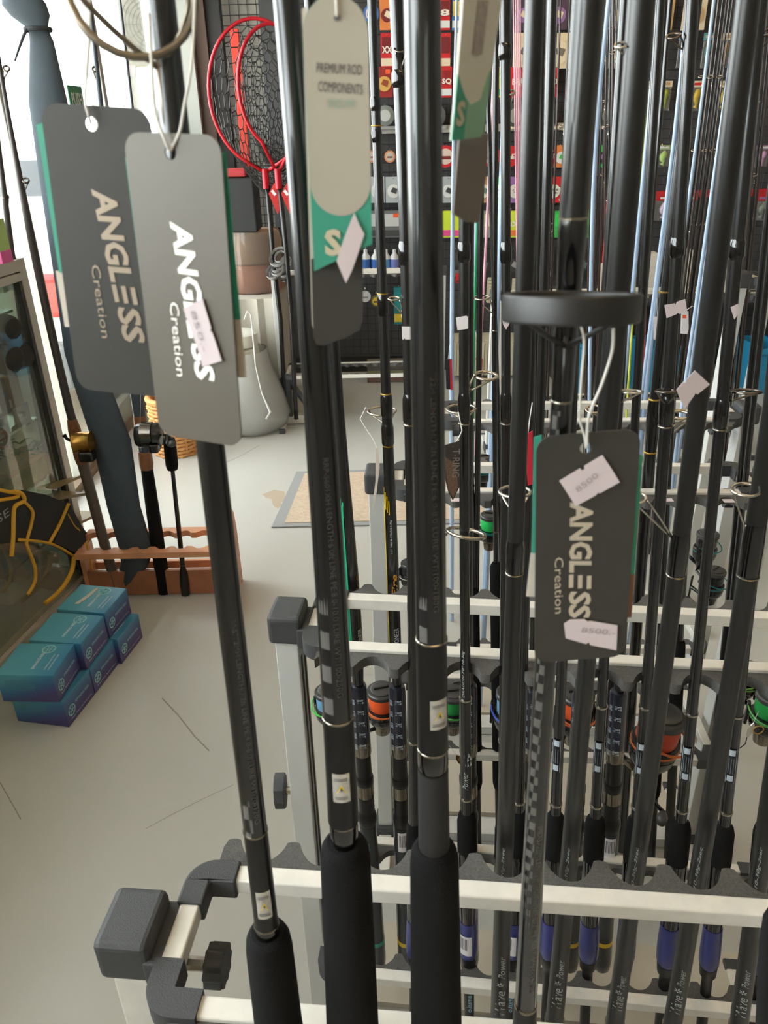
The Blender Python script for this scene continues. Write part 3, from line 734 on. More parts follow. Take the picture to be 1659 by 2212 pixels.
T4.text('lettering', 'SINCE 1997', (708, 232), (767, 233), 15, M('pale_teal_print', (140, 168, 152), .6), .0006, parent=f4)
T4.text('logo', 'S', (702, 553), (738, 553), 55, M('tag_logo', (196, 186, 160), .6), .0006, bold=.045, parent=f4)
T4.poly('backing_card', [(672, 560), (784, 540), (784, 690), (778, 712), (760, 724), (700, 746), (684, 744), (677, 728)], -.003, DCARD, .0008)
T4.poly('price_label', [(765, 460), (776, 485), (787, 506), (779, 530), (770, 558), (760, 585), (747, 612), (737, 588), (727, 564), (738, 530), (750, 497)], .001, PINKW, .0003)
T4.poly('eyelet', circ((728, 38), 7), .0007, INK, .0002, f4)
T4.poly('backing_edge', [(652, 20), (662, 12), (684, 700), (690, 738), (682, 736), (674, 700)], -.004, WARM, .0005)
string(T4, [(728, 36, .284), (726, 0, .284), (718, -60, .286)])
# curling tag at the top of the third rod
T5 = Tag('curled pale and green tag hanging edge-on at the top, grey card under it', (1048, -30, .27), (1006, 300, .27), (985, 150, .262), (1072, 150, .285))
c5 = T5.poly('front_card', [(1004, -40), (1090, -40), (1062, 150), (1046, 285), (1038, 296), (976, 304), (984, 220)], 0, M('tag_white', (206, 202, 190), .35), .0008)
T5.poly('green_panel', [(990, 160), (1002, 205), (1018, 228), (1040, 214), (1056, 160), (1062, 150), (1046, 285), (1038, 296), (976, 304), (984, 220)], .0003, M('pale_green_panel', (132, 176, 150), .4), .0003, c5)
T5.poly('teal_strip', [(989, 160), (1002, 200), (1010, 222), (1002, 302), (976, 304), (984, 220)], .0006, TEAL, .0003, c5)
T5.text('logo', 'S', (984, 274), (1002, 273), 50, M('tag_logo', (196, 186, 160), .6), .0009, bold=.04, parent=c5)
T5.poly('print_block', [(1034, 0), (1056, 0), (1042, 118), (1020, 118)], .0003, M('grey_print', (160, 152, 146), .6, noise=.2, nscale=500), .0002, c5)
T5.poly('grey_card', [(993, 296), (1056, 288), (1050, 380), (1034, 482), (1010, 480), (980, 462), (986, 380)], -.003, M('grey_tag_card', (112, 104, 98), .5, noise=.03), .0008)
string(T5, [(1045, -20, .27), (1046, -80, .275)])

# ================================================================== SECOND RACK, FRONT NOTCHES
LABG = M('label_print_white', (172, 182, 192), .4)
def wand(label, pts, Y0, w, foam, gloss, sleeve, lab=None, ring=(), lean=.02, group='black spinning rods in the second rack', sticker=None):
    """slim black spinning rod: blank, rings, foam grip, gloss reel seat, blue sleeve, thin butt"""
    r = Rod(label, pts, Y0, lean, group)
    r.wprof = w; wl_ = w[-1][1]
    r.seg('blank', w + [(foam[0] + 16, wl_)], BLANK if ring else MATTE, n=14, ext_top=True)
    for y in ring: r.ring(y, wl_ * 1.12, STEEL, 3.5)
    a, b, fw = foam
    r.seg('foam_grip', [(a, fw * .55), (a + 8, fw * .86), (a + 20, fw), (b, fw)], FOAM, n=20)
    r.seg('reel_seat', [(b, fw * .94), (b + 8, fw), (gloss - 40, fw * .9), (gloss, fw * .84)], HOOD, n=20)
    r.seg('butt_sleeve', [(gloss, fw * .9), (sleeve - 30, fw * .98), (sleeve - 8, fw * .95), (sleeve, fw * .8)], BLUEG, n=20)
    r.seg('butt_tip', [(sleeve - 1, fw * .86), (sleeve + 18, fw * .78), (sleeve + 24, fw * .52), (sleeve + 34, fw * .52)], SATIN, n=16, ext_bot=True)
    if lab:
        y0, y1, aa = lab
        lb = r.patch(y0, y1, aa - 42, aa + 42, wl_ * 1.04, M('label_black', (20, 22, 26), .4), 'care_label', 1.06)
        for q in (0, 1):
            yy = y0 + 8 if q == 0 else y1 - 10
            r.patch(yy - 6, yy + 6, aa - 26, aa + 26, wl_ * 1.04, LABG, 'label_logo', 1.09, n=5, parent=lb)
        for q in (-22, -2, 18): r.patch(y0 + 20, y1 - 20, aa + q - 3, aa + q + 3, wl_ * 1.04, M('label_fine_print', (110, 116, 122), .5), 'label_print', 1.09, n=2, parent=lb)
        for q in (-40, 37): r.patch(y0, y1, aa + q, aa + q + 4, wl_ * 1.04, LABG, 'label_border', 1.085, n=2, parent=lb)
    return r
F2 = .752
M1 = wand('black spinning rod with care label, partly behind the charcoal tag', [(1272, 2030), (1285, 1794), (1294, 1629), (1303, 1463), (1330, 950), (1350, 622)], 0.734, [(600, 24), (1000, 22), (1500, 23), (1750, 24)], (1762, 1852, 44), 1990, 2068, (1595, 1662, -6), (1524, 1738, 1768))
M2 = wand('black spinning rod, price label below its gold rings, care label lower down', [(1354, 2030), (1369, 1794), (1386, 1632), (1417, 1280), (1435, 917), (1457, 622), (1471, 390), (1495, 17)], 0.724, [(0, 30), (390, 27), (900, 27), (1280, 24), (1750, 24)], (1764, 1856, 42), 1990, 2072, (1598, 1666, -4), (1526, 1742, 1770))
M3 = wand('black spinning rod with care label, third from the right edge of second rack', [(1443, 2030), (1468, 1794), (1489, 1640), (1519, 1246), (1557, 917), (1584, 622), (1609, 354), (1642, 0)], 0.715, [(0, 34), (354, 30), (917, 26), (1246, 24), (1750, 25)], (1770, 1858, 46), 1995, 2078, (1606, 1678, -4), (1540, 1748, 1776))
M4 = wand('black spinning rod with care label, second from the right edge of second rack', [(1535, 2030), (1564, 1794), (1586, 1643), (1615, 1295), (1645, 1024), (1668, 850)], 0.704, [(900, 28), (1300, 26), (1750, 25)], (1778, 1862, 44), 2000, 2084, (1610, 1682, 0), (1544, 1752, 1782))
M5 = wand('black spinning rod whose foam grip shows at the right edge', [(1632, 2030), (1652, 1794), (1670, 1640)], 0.702, [(1500, 26), (1750, 25)], (1778, 1866, 46), 2000, 2090, None, (1770,))
M0 = wand('black spinning rod behind the spotted rod, only its care label and grip showing', [(1186, 2030), (1200, 1794), (1207, 1625), (1222, 1200), (1246, 620)], 0.697, [(600, 22), (1200, 22), (1750, 24)], (1755, 1846, 42), 1985, 2062, (1590, 1660, -20), (1735, 1762))
L0 = wand('black rod with silver dragon print, white price label at mid height', [(1013, 2030), (1009, 1790), (1003, 1640), (1006, 1374), (1004, 950), (1002, 488), (1005, 0)], 0.759, [(0, 26), (488, 24), (950, 22), (1374, 23), (1750, 25)], (1752, 1834, 42), 1985, 2062, None, (1508, 1722, 1758))
R0 = wand('slim black rod left of the script rod, pinkish price label on it', [(1083, 2030), (1088, 1400), (1094, 934), (1093, 390), (1090, 0)], 0.752, [(0, 26), (390, 21), (934, 21), (1750, 22)], (1770, 1850, 34), 1985, 2062, None, (1600,))
R1 = wand('rod with foam grip showing right of the script rod', [(1109, 2030), (1118, 1790), (1128, 1500), (1146, 900), (1152, 300)], 0.749, [(200, 20), (1500, 20), (1750, 24)], (1748, 1840, 40), 1985, 2062, None, (1730,))
Q0 = wand('black rod between the middle two jigging rods, white label wrapped round it', [(893, 2030), (895, 1400), (886, 961), (881, 771), (873, 488), (869, 271), (856, 0)], 0.769, [(0, 32), (271, 28), (480, 26), (771, 25), (1750, 26)], (1770, 1850, 34), 1985, 2062, None, (1600,))
for r_, yr in ((L0, 914), (R0, 914), (Q0, 916), (M2, 920), (M3, 926)):
    w_ = np.interp(yr, [q[0] for q in r_.wprof], [q[1] for q in r_.wprof])
    r_.seg('thread_wrap', [(yr - 66, w_ * 1.0), (yr - 54, w_ * 1.22), (yr - 8, w_ * 1.24), (yr - 3, w_ * 1.05)], HOOD, n=16); r_.ring(yr, w_ * 1.18, SILV, 3.5)
for r_, ya_, yb_ in ((L0, 522, 566), (R0, 522, 568), (Q0, 520, 572), (M3, 515, 560), (M2, 512, 556), (R0, 92, 130), (Q0, 150, 190)):
    w_ = np.interp((ya_ + yb_) / 2, [q[0] for q in r_.wprof], [q[1] for q in r_.wprof])
    r_.seg('ferrule_wrap', [(ya_, w_), (ya_ + 8, w_ * 1.2), (yb_ - 8, w_ * 1.24), (yb_, w_ * 1.02)], HOOD, n=16)
GSIL = M('guide_steel', (196, 188, 172), .22, metal=1.0)
Q0.guide(866, 106, 32, 150, e=.4, mat=GUN); Q0.guide(851, 645, 28, 678, e=.3, side=-1, mat=GSIL, rpx=2)
L0.guide(1050, 812, 56, 846, e=.34, side=1, tilt=-6, rpx=3.4, mat=GSIL); L0.guide(996, 883, 68, 910, e=.3, dY=.024, mat=GSIL)
Q0.guide(1007, 1152, 90, 1190, e=.24, side=1, tilt=-9, rpx=4, mat=GSIL, legs=0)
M2.guide(1440, 845, 50, 872, e=.14, mat=GUN, rpx=3); M2.guide(1466, 897, 52, 930, e=.36, dY=.02, mat=GSIL)
M3.guide(1612, 846, 66, 868, e=.14, side=1, mat=GUN, rpx=3); M3.guide(1656, 70, 36, 106, e=.3, side=1, mat=GUN)
M2.guide(1455, 78, 34, 106, e=.3, side=-1, mat=GUN); M1.guide(1283, 884, 38, 918, e=.5, side=-1, mat=GSIL); R0.guide(1104, 200, 20, 225, e=.5, side=1, mat=GSIL)
Q0.sticker([(868, 705), (893, 706), (893, 733), (875, 733), (874, 730), (872, 733), (869, 733)], mat=WHITE)
L0.sticker([(985, 686), (1008, 682), (1009, 685), (1011, 682), (1011, 710), (988, 713)], mat=WHITE)
R0.sticker([(1084, 688), (1101, 690), (1100, 700), (1093, 712), (1087, 702)])
M2.sticker([(1435, 659), (1457, 655), (1459, 659), (1462, 652), (1480, 646), (1484, 672), (1468, 678), (1464, 676), (1460, 679), (1440, 687)], mat=PINKW)
M3.sticker([(1578, 664), (1594, 656), (1596, 675), (1586, 690)], mat=PINKW)
L0.text('DRAGON 7\'0" 10-30g', 1500, 1400, 23, -20, 7, SCR, shear=.3)
# the silver dragon emblem, a few curling strokes
mb = MB(); p = L0.P(1640); c, g = L0.cs(1640); rr = 23 / 2 * pxm(p) * 1.05; ax = L0.axis(1640); k = pxm(p)
for q in range(9):
    t0 = math.radians(-40 + 11 * q + 8 * math.sin(q * 2)); b = p + c * (rr * math.cos(t0)) + g * (rr * math.sin(t0)) + ax * (k * (14 * math.sin(q * 1.3)))
    mb.add([b, b + ax * (14 * k) + g * k, b + ax * (4 * k) + g * (3.4 * k)], [(0, 1, 2)])
mb.build('dragon_emblem', SCR, L0.root)
L0.text('Power', 1698, 1660, 24, -12, 12, SCR, shear=.4)

# ================================================================== SECOND RACK, REAR NOTCHES: wrapped handles
WRAP = M('sleeve_print', (34, 36, 50), .25, coat=.5)
def wrapped(label, pts, Y0, w, top, stripe=None, w_hi=None, barcode=None, lean=.02, logo='RT', band=None):
    r = Rod(label, pts, Y0, lean, 'rods with shrink-wrapped handles in the second rack')
    r.wprof = [(top, w * .6)]
    hi = w_hi or [(top - 500, w * .5), (top, w * .56)]
    r.seg('blank', hi, BLANK, n=14, ext_top=True)
    r.seg('wrapped_grip', [(top, w * .86), (top + 4, w * .95), (top + 20, w), (top + 120, w)], WRAP, n=20)
    r.seg('silver_collar', [(top + 120, w * .96), (top + 122, w), (top + 146, w), (top + 148, w * .96)], SILV, n=20)
    r.seg('reel_seat', [(top + 148, w * .88), (top + 196, w * .9)], SATIN, n=20)
    r.seg('lock_ring', [(top + 196, w * .96), (top + 198, w * 1.02), (top + 212, w * 1.02), (top + 213, w * .98)], SATIN, n=20)
    r.seg('silver_collar', [(top + 213, w * .98), (top + 237, w)], SILV, n=20)
    r.seg('threaded_seat', [(top + 237, w * .94)] + [(top + 238 + k * 5, w * (.96 if k % 2 else .9)) for k in range(8)] + [(top + 280, w * 1.1), (top + 290, w * 1.12), (top + 300, w * .96)], SATIN, n=20)
    r.seg('butt_grip', [(top + 300, w * 1.0), (2070, w * 1.04), (2086, w * .9), (2092, w * .6)], M('butt_wrap', (30, 36, 40), .35, coat=.4), n=20)
    for k in range(5):
        yy = top + 22 + k * 24
        r.text(logo, yy, yy + 10, w, 4, 14, LABG, shear=.2, bold=.01)
        r.text('PIONEER', yy + 2, yy + 13, w, -46, 8, LABG)
    for k in range(3):
        r.text('PIONEER', top + 330 + 42 * k, top + 345 + 42 * k, w, -10, 9, M('teal_print', (80, 130, 140), .5))
    if barcode:
        b = r.patch(top + 305, top + 345, -30, 40, w * 1.02, WHITE, 'barcode_label', 1.04)
        for k in range(7): r.patch(top + 310, top + 335, -20 + k * 8, -20 + k * 8 + (3 if k % 2 else 5), w * 1.02, INK, 'barcode_bars', 1.06, n=2, parent=b)
    if band: r.seg('colour_band', [(2022, w * 1.06), (2030, w * 1.06)], band, n=18)
    return r
GREEN = M('green_print', (30, 168, 120), .35); YELL = M('yellow_print', (214, 176, 36), .4); AMB = M('amber_print', (214, 150, 40), .4)
P1 = wrapped('black and green striped rod with wrapped handle beside the silver tag rod', [(806, 2000), (790, 1600), (772, 1440), (758, 1250), (738, 1053), (721, 771), (708, 500)], .955, 37, 1478, w_hi=[(500, 24), (907, 24), (1053, 28), (1250, 36), (1400, 34), (1478, 24)], band=M('teal_band', (40, 140, 120), .4))
P2 = wrapped('black and yellow striped rod with barcode label on its wrapped handle', [(875, 2000), (864, 1600), (856, 1440), (848, 1250), (843, 1090), (832, 825), (822, 527), (808, 108), (803, 0)], .955, 37, 1480, w_hi=[(0, 20), (527, 21), (825, 22), (1090, 26), (1250, 28), (1400, 26), (1480, 20)], barcode=True, band=YELL)
P3 = wrapped('wrapped-handle rod between the care-label rods, barcode label on it', [(1306, 2000), (1316, 1800), (1328, 1600), (1338, 1500), (1352, 1250), (1372, 900)], .955, 38, 1492, barcode=True, band=YELL)
P4 = wrapped('wrapped-handle rod hidden behind the first matt script rod', [(1234, 2000), (1240, 1800), (1250, 1600), (1256, 1500), (1272, 1200), (1290, 900)], .955, 38, 1496, band=YELL)
P5 = wrapped('wrapped-handle rod behind the silver dragon rod', [(1013, 2000), (1012, 1600), (1011, 1480), (1012, 1200)], .955, 39, 1478)
P6 = wrapped('wrapped-handle rod behind the spotted slim rod', [(1150, 2000), (1150, 1600), (1152, 1480), (1158, 1200)], .955, 38, 1488, band=M('teal_band', (40, 140, 120), .4))
P1.patch(1085, 1404, -88, -22, 35, GREEN, 'green_stripe', 1.03, n=6)
for k in range(4): P1.patch(1052 + 9 * k, 1095 + 6 * k, -80 + k * 17, -70 + k * 17, 30, GREEN, 'green_flash', 1.03, n=2)
for k in range(3): P1.patch(1120, 1390, -66 + 15 * k, -63 + 15 * k, 35, M('dark_green_print', (10, 84, 60), .4), 'green_pinstripe', 1.045, n=2)
P1.text('PIONEER', 1388, 1352, 34, 40, 10, INKW, bold=.01); P1.text('Fire', 1288, 1236, 36, 46, 12, M('bronze_print', (120, 84, 30), .4), bold=.01, shear=.3)
P2.patch(1090, 1395, -80, -62, 27, YELL, 'yellow_stripe', 1.03, n=3)
for k in range(4): P2.patch(1050 + 9 * k, 1092 + 5 * k, -70 + k * 18, -62 + k * 18, 26, YELL, 'yellow_flash', 1.03, n=2)
P2.text('PIONEER', 1388, 1350, 27, 14, 11, INKW, bold=.015); P2.text('Fire', 1285, 1235, 27, 14, 13, AMB, bold=.02, shear=.3)
P2.text("6'6\"-1982/8-17lb/3.6-6.8kg", 1190, 1118, 26, 0, 5, INKW)
P2.guide(825, 888, 66, 920, e=.3, dY=.03, mat=GSIL)
for yy in (272, 634, 850, 962): P2.ring(yy, 23.5, GOLDM, 3)
for a_, b_ in ((208, 240), (278, 308), (636, 682), (852, 900), (915, 962)):
    w_ = np.interp((a_ + b_) / 2, [0, 527, 962], [20, 21, 24]); P2.seg('thread_wrap', [(a_, w_), (a_ + 8, w_ * 1.15), (b_ - 6, w_ * 1.15), (b_, w_)], HOOD, n=14)

# small folded card hanging on the yellow rod
def dangle(label, pts_px, Y, mat, cord, group='small tags on the farther rods', extra=None):
    P = [aY(x, y, Y) for x, y in pts_px]; O = P[0]
    t = thing('hang_tag', O, label, 'tag', group); ez = V((0, -1, 0)); ex = V((1, 0, 0)); ey = V((0, 0, 1))
    qd = [(p.x - O.x, p.z - O.z) for p in P]
    ar = sum(qd[i][0] * qd[(i + 1) % len(qd)][1] - qd[(i + 1) % len(qd)][0] * qd[i][1] for i in range(len(qd)))
    if ar < 0: qd.reverse()
    mb = MB(); mb.prism(qd, O, ex, ey, ez, .0012); cdm = mb.build('card', mat, t)
    for pts2, m2 in (extra or []):
        q2 = [(aY(x, y, Y).x - O.x, aY(x, y, Y).z - O.z) for x, y in pts2]
        ar = sum(q2[i][0] * q2[(i + 1) % len(q2)][1] - q2[(i + 1) % len(q2)][0] * q2[i][1] for i in range(len(q2)))
        if ar < 0: q2.reverse()
        mb = MB(); mb.prism(q2, O + ez * .0012, ex, ey, ez, .0004); mb.build('card_print', m2, cdm)
    if cord: MB().tube([aY(*p) for p in cord], .0006, 6).build('string', CORD, t)
    return t
dangle('tiny folded card on a thread by the third rack post', [(812, 968), (818, 966), (820, 1010), (812, 1075), (806, 1102), (804, 1094), (811, 1040)], .93, WARM, [(814, 966, .93), (806, 948, .935), (790, 925, .94), (778, 905, .945), (790, 880, .95), (800, 884, .955)])
dangle('black tag with brown wave print hanging in the second row', [(958, 962), (992, 952), (993, 1030), (992, 1052), (978, 1080), (968, 1062), (958, 1020)], .74, M('tring_card', (48, 42, 38), .45), [(978, 962, .74), (990, 948, .745), (998, 930, .75), (990, 890, .755)],
       extra=[([(960, 985), (985, 1000), (990, 1050), (979, 1074), (968, 1056)], M('wave_print', (92, 70, 54), .5, noise=.5, nscale=600)), ([(976, 962), (980, 960), (981, 965), (977, 966)], STEEL)])
dangle('black and red tag hanging left of the white-labelled rod', [(962, 776), (976, 775), (978, 842), (964, 840)], 2.16, M('tag_black', (38, 36, 44), .4), [(968, 776, 2.16), (972, 740, 2.17), (976, 700, 2.19)],
       extra=[([(971, 776), (976, 776), (978, 842), (973, 842)], M('tag_red', (190, 30, 40), .5))])
dangle('red and silver tag hanging by the green rod', [(1027, 773), (1043, 775), (1040, 830), (1034, 846), (1032, 800)], 1.97, M('tag_red2', (176, 60, 60), .45), [(1036, 776, 1.97), (1032, 740, 1.985), (1025, 705, 2.002)],
       extra=[([(1031, 778), (1041, 778), (1037, 826), (1034, 826)], FOIL)])
dangle('narrow crimson tag behind the charcoal swing tag', [(1127, 945), (1150, 930), (1150, 1045), (1140, 1048), (1138, 1020)], .74, M('tag_crimson', (190, 36, 56), .5), [(1140, 940, .74), (1145, 900, .745), (1150, 870, .75)])

# ================================================================== SPINNING REELS
CAPM = M('reel_cap', (58, 57, 56), .35)
def reel(label, px, py, Y, wpx, line, bail=None, turn=0, handle=1, rim=None, tilt=0.0, silver=True, rod=None, group='spinning reels on the racked rods'):
    """spool axis upright, spool cap up; (px,py) is the centre of the cap"""
    c = aY(px, py, Y); R = wpx / 2 * pxm(c); t = thing('fishing_reel', c, label, 'reel', group)
    a = math.radians(tilt); z = V((math.sin(a), 0, math.cos(a))); b = math.radians(turn); f = V((math.sin(b), -math.cos(b), 0)); f = (f - z * f.dot(z)).normalized(); x = z.cross(f) * -1
    fr = lambda i: (f, z.cross(f))
    def lathe(part, prof, mat, n=24, par=t): 
        mb = MB(); prof = sorted(prof, key=lambda p: p[0]); mb.rings([c + z * (h * R) for h, r in prof], [r * R for h, r in prof], fr, n); return mb.build(part, mat, par, smooth=35)
    lathe('spool_lip', [(-.34, 1.0), (-.30, 1.04), (-.06, 1.04), (.02, .98), (.03, .80), (-.02, .78), (-.02, .1)][::-1] if False else [(-.34, .98), (-.30, 1.04), (-.05, 1.04), (.03, .96)], rim or CAPM)
    cap = lathe('drag_cap', [(.03, .80), (.12, .78), (.16, .70)], CAPM)
    MB().box(c + z * (.22 * R), (1.15 * R, .16 * R, .14 * R), x, f, z).build('drag_grip', SATIN, cap, bevel=.0015)
    lathe('line', [(-1.50, .88), (-1.40, .93), (-.42, .95), (-.34, .90)], line)
    lathe('spool_skirt', [(-2.05, 1.06), (-1.92, 1.10), (-1.52, 1.08), (-1.48, .95)], REELB)
    tb = lathe('trim_band', [(-1.80, 1.10), (-1.78, 1.12), (-1.70, 1.12), (-1.68, 1.09)], bail or SILV)
    rot = lathe('rotor', [(-3.0, .55), (-2.8, .86), (-2.5, 1.02), (-2.06, 1.08)], REELB)
    for q in (-1, 1):
        MB().box(c + x * (q * 1.22 * R) + z * (-1.75 * R), (.20 * R, .42 * R, 1.7 * R), x, f, z).build('rotor_arm', REELB, rot, bevel=.002)
    bm = bail or STEEL
    P = []
    for i in range(13):
        th = math.pi * i / 12; P.append(c + x * (-1.28 * R * math.cos(th)) + f * (1.45 * R * math.sin(th)) + z * (R * (-1.05 - .35 * math.sin(th))))
    MB().tube(P, R * .055, 8).build('bail', bm, t, smooth=1)
    lathe('body', [(-4.0, .30), (-3.8, .52), (-3.3, .60), (-3.0, .58)], SILV if silver else REELB)
    h0 = c + x * (handle * .55 * R) + z * (-3.4 * R); h1 = h0 + x * (handle * .9 * R) + f * (.2 * R); h2 = h1 + z * (-.35 * R) + f * (1.0 * R) + x * (handle * .35 * R)
    hd = MB().tube([h0, h1, h2], [R * .16, R * .13, R * .10], 8).build('handle_arm', REELB, t, smooth=1)
    MB().tube([h2, h2 + x * (handle * .3 * R), h2 + x * (handle * .7 * R)], [R * .13, R * .24, R * .2], 10).build('handle_knob', CAPM, hd, smooth=1)
    st = c + z * (-3.5 * R) - f * (.5 * R)
    MB().tube([st, st - f * (.8 * R) + z * (.35 * R), st - f * (1.6 * R) + z * (.6 * R)], [R * .22, R * .18, R * .2], 8).build('stem', SILV if silver else REELB, t, smooth=1)
    MB().box(c + z * (-2.8 * R) - f * (2.15 * R), (.32 * R, .12 * R, 2.4 * R), x, f, z).build('reel_foot', SATIN, t, bevel=.001)
    return t
ORG = M('orange_line', (232, 92, 40), .35, noise=.08, nscale=500); GRN = M('green_line', (36, 140, 66), .35, noise=.08, nscale=500); SKY = M('blue_line', (108, 160, 200), .35, noise=.06, nscale=500); LIME = M('lime_line', (84, 214, 70), .35)
BORG = M('orange_bail', (214, 110, 56), .3, metal=.4); BBLU = M('blue_bail', (58, 84, 190), .3, metal=.4); BGRN = M('green_bail', (90, 170, 90), .3, metal=.4); TEALM = M('teal_trim', (40, 130, 134), .3, metal=.6)
RY = 1.10
reel('reel with orange line between the two wrapped handles at left', 824, 1490, RY, 62, ORG, BORG, turn=14, handle=1)
reel('reel with lime and pale blue spool at the far left of the row', 708, 1492, RY, 56, SKY, M('lime_trim', (70, 190, 70), .35, metal=.3), turn=-30, handle=-1)
reel('reel with green line right of the middle jigging rod', 980, 1496, RY, 58, GRN, BGRN, turn=8, handle=1)
reel('reel with pale blue line and a dark blue bail', 1108, 1496, RY, 70, SKY, BBLU, turn=-16, handle=-1)
reel('reel with orange line behind the hidden wrapped handle', 1248, 1498, RY, 72, ORG, BORG, turn=6, handle=1)
reel('big reel with orange-red line and an open orange bail at right', 1434, 1543, 1.06, 96, M('red_line', (206, 74, 40), .4, noise=.08, nscale=500), BORG, turn=62, handle=1, tilt=6)
reel('reel cut by the right edge, its pale line just showing', 1672, 1500, 1.08, 70, GRN, BGRN, turn=-20, handle=-1)
RY2 = 1.62
reel('far reel with bright green line under the slanting guide ring', 1060, 1112, 1.42, 44, M('bright_green_line', (44, 190, 92), .35), TEALM, turn=-10, handle=-1)
reel('far black and teal reel, upper of two right of the charcoal tag', 1530, 1152, 1.55, 46, REELB, TEALM, turn=40, handle=1, silver=False)
reel('far black and teal reel, lower of two right of the charcoal tag', 1546, 1232, 1.45, 44, REELB, TEALM, turn=40, handle=1, silver=False)
reel('small far reel with teal trim above the third rack rail', 1044, 988, 1.9, 38, REELB, TEALM, turn=10, handle=1, silver=False)
reel('far reel with orange line half hidden by the charcoal tag', 1150, 1108, 1.42, 40, ORG, BORG, turn=0, handle=1)
reel('far black reel just left of the middle jigging rod', 886, 1215, 1.30, 40, REELB, SILV, turn=-30, handle=-1, silver=False)
reel('lime-bailed reel beside the third rack post, right edge', 1616, 1440, 1.3, 52, REELB, M('lime_bail', (110, 190, 70), .35), turn=-60, handle=-1, silver=False)

# rods that carry them, in the third rack's front row
def plain_rod(label, pts, Y0, w, mat=BLANK, grip=None, group='dark rods in the third and fourth racks', lean=.02, rings=(), ring_m=SILV, n=12, ztop=2.3, name='fishing_rod', cat='fishing rod'):
    r = Rod(label, pts, Y0, lean, group, ztop=ztop, name=name, cat=cat); r.wprof = w
    r.seg('blank', w, mat, n=n, ext_top=True, ext_bot=not grip)
    if grip:
        a, b, gw = grip
        r.seg('foam_grip', [(a, gw * .6), (a + 8, gw * .95), (a + 16, gw), (b - 10, gw), (b, gw * .8)], FOAM, n=16)
        r.seg('butt', [(b - 2, gw * .7), (b + 10, gw * .7)], SATIN, n=14, ext_bot=True)
    for y in rings: r.ring(y, np.interp(y, [q[0] for q in w], [q[1] for q in w]) * 1.15, ring_m, 3)
    return r
B3 = 1.21
plain_rod('dark blank behind the middle jigging rod, in third rack', [(897, 1450), (897, 1250), (901, 1050), (905, 800)], B3, [(700, 18), (1050, 19), (1300, 26), (1448, 26)], MATTE, (1440, 1640, 34))
s3 = plain_rod('thin black rod with a wide ring left of the pale far post', [(1072, 1287), (1072, 1191), (1070, 1050), (1068, 771), (1069, 408), (1072, 100)], B3, [(100, 14), (408, 13), (771, 11), (1050, 11), (1290, 12)], BLANK, (1215, 1700, 28), rings=(714, 1148))
s3.guide(1041, 643, 38, 676, e=.25, side=-1, mat=GSIL, rpx=2)
for i, (lab, pts, w, gr) in enumerate([
    ('straight black rod just right of the dragon rod', [(1022, 1300), (1019, 1022), (1016, 700), (1018, 300)], [(300, 9), (1022, 10), (1270, 20)], (1262, 1700, 26)),
    ('black rod with scripted butt between thin rods, third rack', [(1090, 1560), (1086, 1290), (1076, 900)], [(900, 10), (1290, 14), (1590, 16)], (1640, 1712, 26)),
    ('black rod standing behind the blue reel, foam butt on the base board', [(1150, 1560), (1152, 1300), (1156, 1000)], [(1000, 12), (1560, 16)], (1640, 1720, 28)),
    ('black rod behind the green reel, foam butt on the base board', [(1024, 1560), (1028, 1300), (1032, 1000)], [(1000, 12), (1560, 15)], (1620, 1700, 28)),
    ('black rod behind the orange-red reel, foam butt on the base board', [(1418, 1560), (1430, 1300), (1446, 1000)], [(1000, 12), (1560, 16)], (1620, 1718, 30)),
    ('black rod with gold rings standing right of the pale blue rods', [(1376, 1350), (1400, 1020), (1434, 650), (1452, 500), (1500, 60)], [(60, 18), (500, 20), (850, 22), (1020, 26), (1350, 24)], None),
    ('black rod behind the price label rod, third rack', [(1466, 1400), (1490, 1060), (1545, 622), (1556, 540)], [(500, 14), (1060, 16), (1400, 18)], (1380, 1640, 28)),
    ('black rod between two far teal reels and right posts', [(1578, 1340), (1600, 1130), (1625, 900), (1640, 760)], [(760, 12), (1130, 13), (1340, 14)], (1320, 1640, 24)),
    ('plain black rod crossing in front of the tall grey post', [(1599, 1040), (1622, 800), (1640, 640), (1654, 500)], [(500, 14), (800, 15), (1040, 16)], None),
    ('plain black rod behind the charcoal tag, third rack', [(1332, 1400), (1360, 1050), (1395, 600), (1410, 450)], [(450, 10), (1050, 12), (1400, 14)], (1330, 1640, 24)),
    ('slim black rod beside the wide ring at rack height', [(1362, 1040), (1376, 820), (1395, 560), (1412, 330)], [(330, 9), (820, 10), (1040, 11)], None),
]):
    r_ = plain_rod(lab, pts, B3 + .03 * (i % 3), w, BLANK, gr)
    if i == 5:
        for yy in (630, 862, 976): r_.ring(yy, 27, GOLDM, 3)
        r_.seg('thread_wrap', [(862, 24), (880, 30), (930, 30), (970, 26)], HOOD, n=14)
        r_.guide(1475, 895, 60, 960, e=.35, side=1, mat=GSIL, rpx=3)
